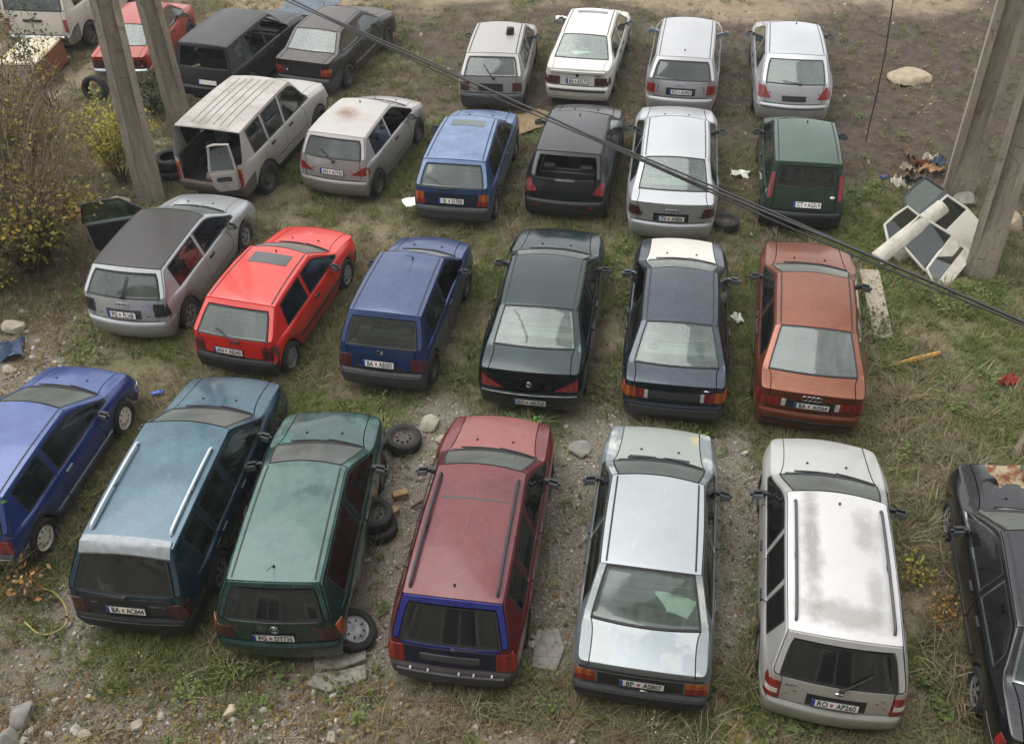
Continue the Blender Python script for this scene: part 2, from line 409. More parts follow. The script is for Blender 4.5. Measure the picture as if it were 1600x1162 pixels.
    def bc(i, k):
        if i == 0 and k < 7: return (-bR * (1 - .25 * k / 7), 0, .1)
        if i == 18 and k < 7: return (bF * (1 - .15 * k / 7), 0, .12)
        if sedan:
            tab = {0: (-bR * .8, .02, .09), 1: (-.06, .025, .1), 2: (-.10, .03, .075), 3: (-.06, .035, .07), 4: (-.02, crR * .9, .075)}
        else:
            tab = {0: (-bR * .75, 0, .11), 1: (-bR * .7, .01, .1), 2: (-bR * .6, .015, .095), 3: (-bR * .5, crR * .7, .09)}
        tab.update({12: (.07, crR * .8, .07), 13: (.11, .035, .07), 14: (.15, .03, .09), 15: (.13, .045, .13), 16: (.11, .045, .14), 17: (.11, .035, .14), 18: (bF * .85, .02, .13)})
        if i in tab: return tab[i]
        return (0, crR, .085)
    verts = []; idx = {}
    for sd in (1, -1):
        for (i, k), (x, y, z) in P.items():
            idx[sd, i, k] = len(verts); verts.append((sd * x, y, z))
    rib = {}
    for t, (i, k) in enumerate(path):
        x, y, z = P[i, k]; bow, crn, mg = bc(i, k); mg *= s.get('mg', 1.)
        fr = [(x - mg) / x, (x - mg) / x * .52]
        rib[1, t, 0] = idx[1, i, k]; rib[-1, t, 0] = idx[-1, i, k]
        for j, f in enumerate(fr):
            for sd in (1, -1):
                rib[sd, t, j + 1] = len(verts); verts.append((sd * x * f, y + bow * (1 - f * f), z + crn * (1 - f * f)))
        rib[1, t, 3] = rib[-1, t, 3] = len(verts); verts.append((0, y + bow, z + crn))
    faces = []; pid = []
    quarter = s.get('cp') is not None
    doors4 = s.get('doors', 2) == 4
    q0 = 3 if sedan else 4
    for sd in (1, -1):
        sn = 'R' if sd > 0 else 'L'
        for i in range(NC - 1):
            for k in range(7):
                p = 'body'
                if i in (0, 1) and k < 2: p = 'rear_bumper'
                elif i == 17 and k < 2: p = 'front_bumper'
                elif k == 5:
                    if 10 <= i < 14: p = 'front_side_window_' + sn
                    elif quarter and q0 <= i < 6: p = 'quarter_window_' + sn
                    elif quarter and 7 <= i < 9: p = 'rear_side_window_' + sn
                    elif not quarter and q0 <= i < 9: p = 'rear_side_window_' + sn
                    elif 9 == i or (quarter and i == 6): p = 'pillar_%d_%s' % (i, sn)
                elif 1 <= k <= 4 and 9 <= i < 12: p = 'front_door_' + sn
                elif doors4 and 1 <= k <= 4 and (6 if not quarter else 6) <= i < 9: p = 'rear_door_' + sn
                f = (idx[sd, i, k], idx[sd, i + 1, k], idx[sd, i + 1, k + 1], idx[sd, i, k + 1])
                faces.append(f if sd > 0 else f[::-1]); pid.append(p)
        gl0, gl1 = (2, 4) if sedan else (0, 2)
        for t in range(len(path) - 1):
            i0, k0 = path[t]; i1, k1 = path[t + 1]
            for j in range(3):
                p = 'body'
                if i1 == 0:
                    if k1 <= 3: p = 'rear_bumper'
                    elif j >= 1 and k1 >= 3: p = 'tailgate' if k1 > 3 else 'body'
                elif i0 == 18:
                    if k0 <= 2: p = 'front_bumper'
                elif i0 >= gl0 and i1 <= gl1: p = 'rear_window' if j >= 1 else ('body' if sedan else 'tailgate')
                elif not sedan and i1 <= 3: p = 'tailgate'
                elif sedan and i1 <= 2: p = 'tailgate' if j >= 1 else 'body'
                elif i1 <= 12: p = 'roof'
                elif i1 <= 14: p = 'windshield' if j >= 1 else 'body'
                elif j >= 1: p = 'hood'
                f = (rib[sd, t, j], rib[sd, t + 1, j], rib[sd, t + 1, j + 1], rib[sd, t, j + 1])
                faces.append(f if sd > 0 else f[::-1]); pid.append(p)
    # creases
    cre = {}
    sh = s.get('sharp', .35)
    def ce(a, b, v): cre[(min(a, b), max(a, b))] = v
    for sd in (1, -1):
        for i in range(NC - 1): ce(idx[sd, i, 7], idx[sd, i + 1, 7], sh)
        for i in range(2, 15):
            for k in (5, 6): ce(idx[sd, i, k], idx[sd, i + 1, k], .95)
        for i in ([q0, 9, 10] + ([6, 7] if quarter else [])): ce(idx[sd, i, 5], idx[sd, i, 6], .95)
        for t in range(len(path) - 1):
            i0, k0 = path[t]; i1, k1 = path[t + 1]
            if (k0 == 7 and i0 >= gl0 and i1 <= gl1) or (12 <= i0 and i1 <= 14): ce(rib[sd, t, 1], rib[sd, t + 1, 1], .8)
        for i in (0, 17):
            for k in (2, 3): ce(idx[sd, i, k], idx[sd, i + 1, k], .5)
        for i in range(2, 17): ce(idx[sd, i, 0], idx[sd, i + 1, 0], .3)
        for t, (i, k) in enumerate(path):
            v = 0
            if i == 12: v = .6
            elif i == 14: v = .7
            elif i == (4 if sedan else 3): v = s.get('crRR', .6)
            elif i == (2 if sedan else 0) and k == 7: v = .55
            elif sedan and i == 0 and k == 7: v = s.get('crDK', .6)
            elif i in (0, 18) and k in (2, 3): v = .5
            elif i == 18 and k == 7: v = .45
            if v:
                for j in range(3): ce(rib[sd, t, j], rib[sd, t, j + 1], v)
    return verts, faces, pid, cre
def make_temp(s):
    V, F, pid, cre = car_cage(s)
    names = sorted(set(pid)); ix = {n: i for i, n in enumerate(names)}
    me = bpy.data.meshes.new('cage'); me.from_pydata(V, [], F)
    me.polygons.foreach_set('material_index', [ix[p] for p in pid])
    for n in names: me.materials.append(None)
    at = me.attributes.new('crease_edge', 'FLOAT', 'EDGE')
    vals = [cre.get((min(e.vertices), max(e.vertices)), 0.) for e in me.edges]
    at.data.foreach_set('value', vals)
    o = bpy.data.objects.new('cage', me); col.objects.link(o)
    md = o.modifiers.new('s', 'SUBSURF'); md.levels = 2; md.render_levels = 2
    return o, names
GAP = {'hood': .015, 'tailgate': .015, 'front_door_R': .014, 'front_door_L': .014, 'rear_door_R': .014, 'rear_door_L': .014, 'rear_bumper': .013, 'front_bumper': .012, 'roof': .010}
PART_NAME = {'front_door_R': 'door', 'front_door_L': 'door', 'rear_door_R': 'door', 'rear_door_L': 'door', 'tailgate': 'tailgate'}
def part_mesh(name, verts, faces, mats, gap=0., ring=0.):
    used = np.unique(np.array([i for f in faces for i in f])); mp = {int(u): i for i, u in enumerate(used)}
    bm = bmesh.new()
    vs = [bm.verts.new(verts[int(u)]) for u in used]
    for f in faces: bm.faces.new([vs[mp[i]] for i in f])
    bm.normal_update()
    for f in bm.faces: f.smooth = True
    if ring or gap:
        r = bmesh.ops.inset_region(bm, faces=bm.faces[:], thickness=ring or gap, use_boundary=True, use_even_offset=True)
        bm.normal_update()
        if ring:
            for f in r['faces']: f.material_index = 1
        if gap:
            bv = [(v, v.normal.copy()) for v in bm.verts if v.is_boundary]
            for v, n in bv: v.co -= n * .022
            for f in r['faces']: f.smooth = False
        else:
            for v in bm.verts:
                if v.is_boundary: v.co += v.normal * .004
    me = bpy.data.meshes.new(name); bm.to_mesh(me); bm.free()
    for m in mats: me.materials.append(m)
    me.set_sharp_from_angle(angle=R(38))
    return me
class Surf:
    def __init__(s, V, F): s.b = BVHTree.FromPolygons([Vector(v) for v in V], F)
    def hit(s, view, a, b):
        o, d = {'rear': ((a, -2, b), (0, 1, 0)), 'front': ((a, 9, b), (0, -1, 0)), 'top': ((a, b, 4), (0, 0, -1)), 'right': ((3, a, b), (-1, 0, 0)), 'left': ((-3, a, b), (1, 0, 0))}[view]
        h = s.b.ray_cast(Vector(o), Vector(d))
        if h[0] is None:
            q = s.b.find_nearest(Vector((a, 0, b)) if view == 'rear' else Vector((a, b, 1.4)) if view == 'top' else Vector((1 if view == 'right' else -1, a, b)))
            return q[0], Vector(d)
        return h[0], Vector(d)
    def patch(s, name, quad, view, mats, n=(6, 4), off=.008, thick=.03, dome=0.):
        """quad: four 2D corners (a0,b0) (a1,b0) (a1,b1) (a0,b1) projected on the body"""
        nu, nv = n; G = []; q = quad
        for v in range(nv + 1):
            for u in range(nu + 1):
                tu, tv = u / nu, v / nv
                a = lerp(lerp(q[0][0], q[1][0], tu), lerp(q[3][0], q[2][0], tu), tv)
                b = lerp(lerp(q[0][1], q[1][1], tu), lerp(q[3][1], q[2][1], tu), tv)
                h, d = s.hit(view, a, b)
                G.append(h - d * (off + dome * (1 - (2 * tu - 1) ** 4) * (1 - (2 * tv - 1) ** 4)))
        F = [(v * (nu + 1) + u, v * (nu + 1) + u + 1, (v + 1) * (nu + 1) + u + 1, (v + 1) * (nu + 1) + u) for v in range(nv) for u in range(nu)]
        rim = [u for u in range(nu + 1)] + [v * (nu + 1) + nu for v in range(1, nv + 1)] + [nv * (nu + 1) + u for u in range(nu - 1, -1, -1)] + [v * (nu + 1) for v in range(nv - 1, 0, -1)]
        k0 = len(G); G += [G[i] + d * thick for i in rim]; m = len(rim)
        F += [(rim[j], rim[(j + 1) % m], k0 + (j + 1) % m, k0 + j) for j in range(m)]
        bm = bmesh.new(); vs = [bm.verts.new(g) for g in G]
        for f in F:
            try: bm.faces.new([vs[i] for i in f])
            except ValueError: pass
        return bm_mesh(name, bm, mats, True, 35)
def mirror_mesh(side, mats, kind=0):
    bm = bmesh.new()
    bm_box(bm, side * .115, -.01, .05, .20, .12, .14, bev=.045)
    for v in bm.verts:
        t = (v.co.x * side) / .22; v.co.y -= .04 * t; v.co.z *= 1 - .15 * t
    bm_box(bm, side * .015, .02, .015, .10, .09, .07, bev=.02)
    return bm_mesh('door_mirror', bm, mats, True, 40)
MIRG = {}
def add_plate(root, surf, s):
    px, pz = s['plate'][0], s['plate'][1]; txt = s['plate'][2]
    h, _ = surf.hit('rear', px, pz); h2, _ = surf.hit('rear', px, pz + .05); h1, _ = surf.hit('rear', px, pz - .05)
    ang = math.atan2(h2.y - h1.y, .1); ang = max(-.1, min(ang, .9))
    pl = add('license_plate', box_mesh('license_plate', (0, 0, 0), (.52, .012, .112), M['plate'], .004), root, (px, min(h1.y, h.y, h2.y) - .012 - s['plate'][3] if len(s['plate']) > 3 else min(h1.y, h.y, h2.y) - .014, pz), (-ang, 0, 0))
    add('blue_band', box_mesh('blue_band', (-.238, -.0075, 0), (.038, .003, .106), M['plate_blue'], 0), pl)
    fr = bmesh.new()
    for (cx, cz, sx, sz) in ((0, .058, .53, .006), (0, -.058, .53, .006), (-.262, 0, .006, .12), (.262, 0, .006, .12)): bm_box(fr, cx, .002, cz, sx, .014, sz)
    add('plate_frame', bm_mesh('plate_frame', fr, [M['rubber']]), pl)
    if not txt: return
    a, b = txt.split(' ')
    t1 = add('lettering', text_mesh(a, .118, M['plate_black']), pl, (-.135, -.0078, -.002), (R(90), 0, 0)); t1.scale = (.74, 1, 1)
    t2 = add('lettering', text_mesh(b, .118, M['plate_black']), pl, (.125, -.0078, -.002), (R(90), 0, 0)); t2.scale = (.68, 1, 1)
    add('emblem', box_mesh('emblem', (-.035, -.0076, 0), (.03, .003, .05), M['plate_red'], .001), pl)
def build_car(s, ev, names):
    V = np.empty(len(ev.vertices) * 3); ev.vertices.foreach_get('co', V); V = V.reshape(-1, 3)
    FA = [tuple(p.vertices) for p in ev.polygons]; mi = np.empty(len(FA), int); ev.polygons.foreach_get('material_index', mi)
    # dents / shape edits on the dense surface
    for (dx, dy, dz, rad, dep) in s.get('dents', ()):
        d = np.linalg.norm(V - np.array((dx, dy, dz)), axis=1); V[:, 2] -= dep * np.exp(-(d / rad) ** 2)
    surf = Surf(V, FA)
    x, y, yaw = s['pose']
    root = empty(s['name'], (x, y, s.get('z', 0)), -R(yaw)); root.rotation_euler = (s.get('tiltx', 0), s.get('tilty', 0), -R(yaw))
    tag(root, s['label'], 'van' if s['key'] == 'V1' else 'car', 'cars parked in the yard')
    PM = s['paint']; L, W, H = s['L'], s['W'], s['H']; hw = W / 2
    mats = {'body': PM, 'pillar': s.get('pillar', PM), 'roof': s.get('roofm', PM), 'hood': s.get('hoodm', PM), 'tailgate': s.get('tailm', PM),
            'rear_bumper': s.get('bump', PM), 'front_bumper': s.get('bump', PM)}
    missing = s.get('missing', ())
    parts = {}
    for n, nm in enumerate(names):
        fs = [FA[i] for i in np.nonzero(mi == n)[0]]
        if nm in missing: continue
        base = nm[:-2] if nm[-2:] in ('_L', '_R') else nm
        if base.startswith('pillar'): base = 'pillar'
        if 'window' in nm or nm == 'windshield':
            g = s.get('rglass', M['glass']) if nm == 'rear_window' else s.get('wglass', M['glass_wind']) if nm == 'windshield' else s.get('sglass', M['glass'])
            me = part_mesh(base, V, fs, [g, s.get('trim', M['rubber'])], ring=s.get('ring', .027))
        else:
            me = part_mesh(base, V, fs, [mats.get(base, PM)], gap=GAP.get(nm, 0.))
        nmx = PART_NAME.get(nm, base)
        if s['kind'] == 'sedan' and nm == 'tailgate': nmx = 'trunk_lid'
        parts[nm] = add(nmx, me, root)
    # wheels
    sty = s.get('wheel', 'steel')
    for sd in (1, -1):
        for yy, tg in ((s['yw'], 'r'), (s['yf'], 'f')):
            if (tg + ('R' if sd > 0 else 'L')) in s.get('nowheel', ()): continue
            wheel(root, sd * (hw - .12), yy, s['r'] * .97, s['r'], sty)
    # underbody and cabin floor
    bm = bmesh.new(); bm_box(bm, 0, L / 2, .25, W * .62, L - .5, .12); bm_box(bm, 0, (s['yw'] + s['yf']) / 2, .27, W * .88, s['yf'] - s['yw'] - 2.6 * s['ra'], .1)
    add('underbody', bm_mesh('underbody', bm, [M['under']]), root)
    # interior
    if s.get('interior', True):
        sm = s.get('seat', 'seat'); fy = s['bp'] + .15
        for xx in (-.36, .36): add('front_seat', SEAT[sm], root, (xx * W / 1.69, fy, .3))
        add('rear_seat', BENCH[sm], root, (0, max(s['yw'] + .25, s['RR'][0] + .32), .32), None, (W / 1.75, 1, 1))
        add('dashboard', DASH, root, (0, s['RF'][0] + .58, .78), None, (W / 1.75, 1, 1))
        add('steering_wheel', STEER, root, (-.35, s['RF'][0] + .27, .80), (R(60), 0, 0))
        if s['kind'] == 'sedan':
            add('parcel_shelf', box_mesh('parcel_shelf', (0, (s['RB'][0] + .62), s['RB'][1] - .1), (W * .72, .55, .03), s.get('shelf', M['seat']), .01), root)
        elif s.get('shelf'):
            add('parcel_shelf', box_mesh('parcel_shelf', (0, s['RB'][0] + .38, s['RB'][1] - .08), (W * .68, .5, .03), s['shelf'], .01), root)
    # rear lights and other projected patches
    for it in s.get('patch', ()):
        nm, view, quad, mat = it[:4]; kw = it[4] if len(it) > 4 else {}
        kw = dict(kw); both = kw.pop('both', True)
        par = parts.get(kw.pop('on', None), root)
        add(nm, surf.patch(nm, quad, view, [M[mat] if isinstance(mat, str) else mat], **kw), par)
        if both:
            if view in ('rear', 'top', 'front'):
                q = [(-a, b) for a, b in quad]; q = [q[1], q[0], q[3], q[2]]; v2 = view
            else: q = quad; v2 = 'left' if view == 'right' else 'right'
            par2 = par
            add(nm, surf.patch(nm, q, v2, [M[mat] if isinstance(mat, str) else mat], **kw), par2)
    if s.get('plate'): add_plate(root, surf, s)
    # door mirrors
    my, mz = s['CW'][0] - .30, lerp(s['belt'][0], s['belt'][1], .7) - .01
    for sd in (1, -1):
        if ('mR' if sd > 0 else 'mL') in s.get('nomirror', ()): continue
        h, _ = surf.hit('right' if sd > 0 else 'left', my, mz)
        mo = add('door_mirror', mirror_mesh(sd, [s.get('mirror', M['plastic'])]), root, (h.x - sd * .01, my, mz))
        add('mirror_glass', box_mesh('mirror_glass', (sd * .12, -.096, .048), (.145, .006, .095), M['mirror_glass'], .002, Matrix.Rotation(-sd * R(12), 3, 'Z')), mo)
    # door handles
    zhd = lerp(s['belt'][0], s['belt'][1], .5) - .09
    hs = [s['bp'] + .12] + ([s.get('cp') and s['cp'] + .12 or s['yw'] + .52] if s.get('doors', 2) == 4 else [])
    for hy in hs:
        for sd in ('right', 'left'):
            dn = ('front_door_' if hy == hs[0] else 'rear_door_') + ('R' if sd == 'right' else 'L')
            if dn in missing: continue
            add('door_handle', surf.patch('door_handle', [(hy, zhd - .02), (hy + .16, zhd - .02), (hy + .16, zhd + .02), (hy, zhd + .02)], sd, [s.get('handle', M['plastic'])], n=(3, 2), off=.022, thick=.03), parts.get(dn, root))
    # side moulding
    if s.get('moulding'):
        zm, hm, mm = s['moulding']
        for sd in ('right', 'left'):
            for a, b in ((s['yw'] + s['ra'] * 1.12, s['bp'] - .01), (s['bp'] + .01, s['yf'] - s['ra'] * 1.15)):
                add('side_moulding', surf.patch('side_moulding', [(a, zm), (b, zm), (b, zm + hm), (a, zm + hm)], sd, [mm], n=(8, 1), off=.014), root)
    fy_, fz_ = s['yw'] + .12, lerp(s['belt'][0], s['belt'][1], .2) - .14
    if s['kind'] and s.get('flap', True):
        fr_ = add('fuel_flap_seam', surf.patch('fuel_flap_seam', Q(fy_ - .085, fy_ + .085, fz_ - .085, fz_ + .085), 'right', [M['rubber']], n=(3, 3), off=.002, thick=.01), root)
        add('fuel_flap', surf.patch('fuel_flap', Q(fy_ - .076, fy_ + .076, fz_ - .076, fz_ + .076), 'right', [PM], n=(3, 3), off=.005, thick=.01), root)
    for xx in (-.26, .26):
        h, _ = surf.hit('top', xx, s['CW'][0] + .32); add('washer_jet', box_mesh('washer_jet', (h.x, h.y, h.z + .006), (.035, .03, .022), M['rubber'], .006), parts.get('hood', root))
    # roof drip channels
    if s.get('channels', True):
        for sd in (1, -1):
            e0, e1 = s['eR'] - .075, s['eF'] - .075; y0, y1 = s['RR'][0] + .03, s['RF'][0] - .02
            add('roof_channel', surf.patch('roof_channel', [(sd * (e0 - .012), y0), (sd * (e0 + .012), y0), (sd * (e1 + .012), y1), (sd * (e1 - .012), y1)], 'top', [s.get('chanm', M['rubber'])], n=(1, 12), off=.003, thick=.015), parts.get('roof', root))
    # cowl with wipers
    cy = s['CW'][0]
    add('cowl_panel', surf.patch('cowl_panel', [(-hw * .70, cy - .0), (hw * .70, cy - .0), (hw * .66, cy + .09), (-hw * .66, cy + .09)], 'top', [M['plastic']], n=(12, 2), off=.004, thick=.02), root) if s.get('cowl', True) else None
    for x0, x1 in ((-.45, .1), (.1, .62)):
        p = []
        for t in (0, .25, .5, .75, 1):
            xx = lerp(x0, x1, t) * W / 1.7; yy = cy + .02 - .05 * t + (.12 * (1 - (xx / hw) ** 2)); h, _ = surf.hit('top', xx, yy); p.append(h + Vector((0, 0, .022)))
        add('wiper', tube_mesh('wiper', p, .011, M['rubber'], 5), root)
    # rear wiper
    if s.get('rwiper'):
        (x0, z0), (x1, z1) = s['rwiper'][:2]; p = []
        for t in (0, .2, .4, .6, .8, 1):
            h, d = surf.hit('rear', lerp(x0, x1, t), lerp(z0, z1, t)); p.append(h - d * .03 + Vector((0, 0, .012)))
        add('rear_wiper', tube_mesh('rear_wiper', p, [.013, .011, .009, .01, .009, .007], M['rubber'], 5), parts.get('rear_window', root))
        add('wiper_pivot', box_mesh('wiper_pivot', tuple(p[0]), (.06, .05, .05), M['rubber'], .012), parts.get('tailgate', root))
    # roof antenna
    if s.get('antenna'):
        ax, ay, alen = s['antenna']; h, _ = surf.hit('top', ax, ay)
        V1, F1 = tube_pts([h + Vector((0, 0, -.01)), h + Vector((0, -.01, .03))], [.022, .012], 6); V2, F2 = tube_pts([h + Vector((0, 0, .02)), h + Vector((0, -alen * .75, .03 + alen * .6))], .005, 5)
        add('antenna', mesh_from('antenna', V1 + V2, F1 + [tuple(i + len(V1) for i in f) for f in F2], [M['rubber']]), root)
    # roof rails
    if s.get('rails'):
        rm, rr_, y0, y1, ex = s['rails']
        for sd in (1, -1):
            pts = []
            for t, dz in ((0, .0), (.015, .035), (.04, .05), (.25, .052), (.5, .052), (.75, .052), (.96, .05), (.985, .035), (1, 0)):
                yy = lerp(y0, y1, t); xx = sd * (lerp(s['eR'], s['eF'], t) - ex); h, _ = surf.hit('top', xx, yy); pts.append(h + Vector((0, 0, dz)))
            ro = add('roof_rail', tube_mesh('roof_rail', pts, rr_, rm, 8), root)
            h = pts[4]; add('rail_foot', box_mesh('rail_foot', (h.x, h.y, h.z - .025), (.035, .09, .05), rm, .01), ro)
    # emblem and badge lettering on the tail
    for it in s.get('badge', ()):
        kind, bx, bz, size = it[:4]; h, _ = surf.hit('rear', bx, bz); h2, _ = surf.hit('rear', bx, bz + .03)
        ang = max(-.2, min(math.atan2(h2.y - h.y, .03), 1.2)); mt = M[it[5]] if len(it) > 5 else M['chrome']
        if kind == 'text':
            o = add('badge_lettering', text_mesh(it[4], size, mt, .003), root, (h.x, h.y - .006, h.z), (R(90) - ang, 0, 0))
        elif kind == 'ring':
            n_ = it[4]; bm = bmesh.new(); VV = []; FF = []
            for q in range(n_):
                cx = (q - (n_ - 1) / 2) * size * .72
                v_, f_ = tube_pts([(cx + size / 2 * math.cos(a), 0, size / 2 * math.sin(a)) for a in [k * math.pi / 6 for k in range(13)]], size * .07, 5, False)
                FF += [tuple(i + len(VV) for i in f) for f in f_]; VV += v_
            add('badge', mesh_from('badge', VV, FF, [mt]), root, (h.x, h.y - .008, h.z), (-ang, 0, 0))
        elif kind == 'disc':
            v_, f_ = lathe_x([(.0, size / 2), (.008, size / 2 - .004), (.01, .001)], 18)
            add('badge', mesh_from('badge', [(b_, -a_, c_) for a_, b_, c_ in v_], f_, [mt]), root, (h.x, h.y - .003, h.z), (-ang, 0, 0), (1, 1, it[4] if it[4] else 1))
    s['root'] = root; s['surf'] = surf; s['parts'] = parts
    return root

# ------------------------------------------------------------------ the cars
def TL(x0, x1, z0, z1, mat='red_lens', **k): return ('tail_light', 'rear', Q(x0, x1, z0, z1), mat, dict(k))
def TLq(quad, mat='red_lens', **k): return ('tail_light', 'rear', quad, mat, dict(k))
def TS(y0, y1, z0, z1, mat='red_lens'): return ('tail_light', 'right', Q(y0, y1, z0, z1), mat, dict(n=(3, 3), off=.006))
def STRIP(x, z0, z1, mat='plastic', nm='bumper_strip', off=.014): return (nm, 'rear', Q(-x, x, z0, z1), mat, dict(both=False, n=(14, 2), off=off, on='rear_bumper'))
def PANEL(x, z0, z1, mat='plastic', nm='tail_panel', off=.005, on='tailgate'): return (nm, 'rear', Q(-x, x, z0, z1), mat, dict(both=False, n=(12, 3), off=off, on=on))
def SUNROOF(x, y0, y1, mat='glass_dark'): return ('sunroof', 'top', Q(-x, x, y0, y1), mat, dict(both=False, n=(8, 6), off=.005, on='roof'))
def SEAM(view, quad, nm='panel_seam'): return (nm, view, quad, 'rubber', dict(n=(8, 1), off=.003, thick=.01))
def SP(key, name, label, kind, L, W, H, pose, fo, wb, RB, RR, RF, CW, HF, hwR, hwB, hwF, **k):
    sed = kind == 'sedan'
    s = dict(key=key, name=name, label=label, kind=kind, L=L, W=W, H=H, pose=pose, RB=RB, RR=RR, RF=RF, CW=CW, HF=HF)
    s['yf'] = L - fo; s['yw'] = s['yf'] - wb; s['r'] = .29; s['ra'] = .345
    s['eR'] = hwR * W + (.07 if sed else .08); s['eB'] = hwB * W + (.075 if sed else .10); s['eF'] = hwF * W + .045
    s['eC'] = W * .44; s['eH'] = W * .425; s['eD'] = W * .445; s['belt'] = (RB[1] - .085, CW[1] - .06)
    s['bp'] = lerp(RR[0], RF[0], .50 if sed else .52); s['QE'] = RR[0] + .12
    s.update(k); return s
P_ = paint
silverA = P_('paint_silver_cool', 'a8aaac', .5, .34, .5, .16, 'aba8a2')
silverB = P_('paint_silver_warm', 'a4a4a6', .5, .36, .4, .18, 'a8a49e')
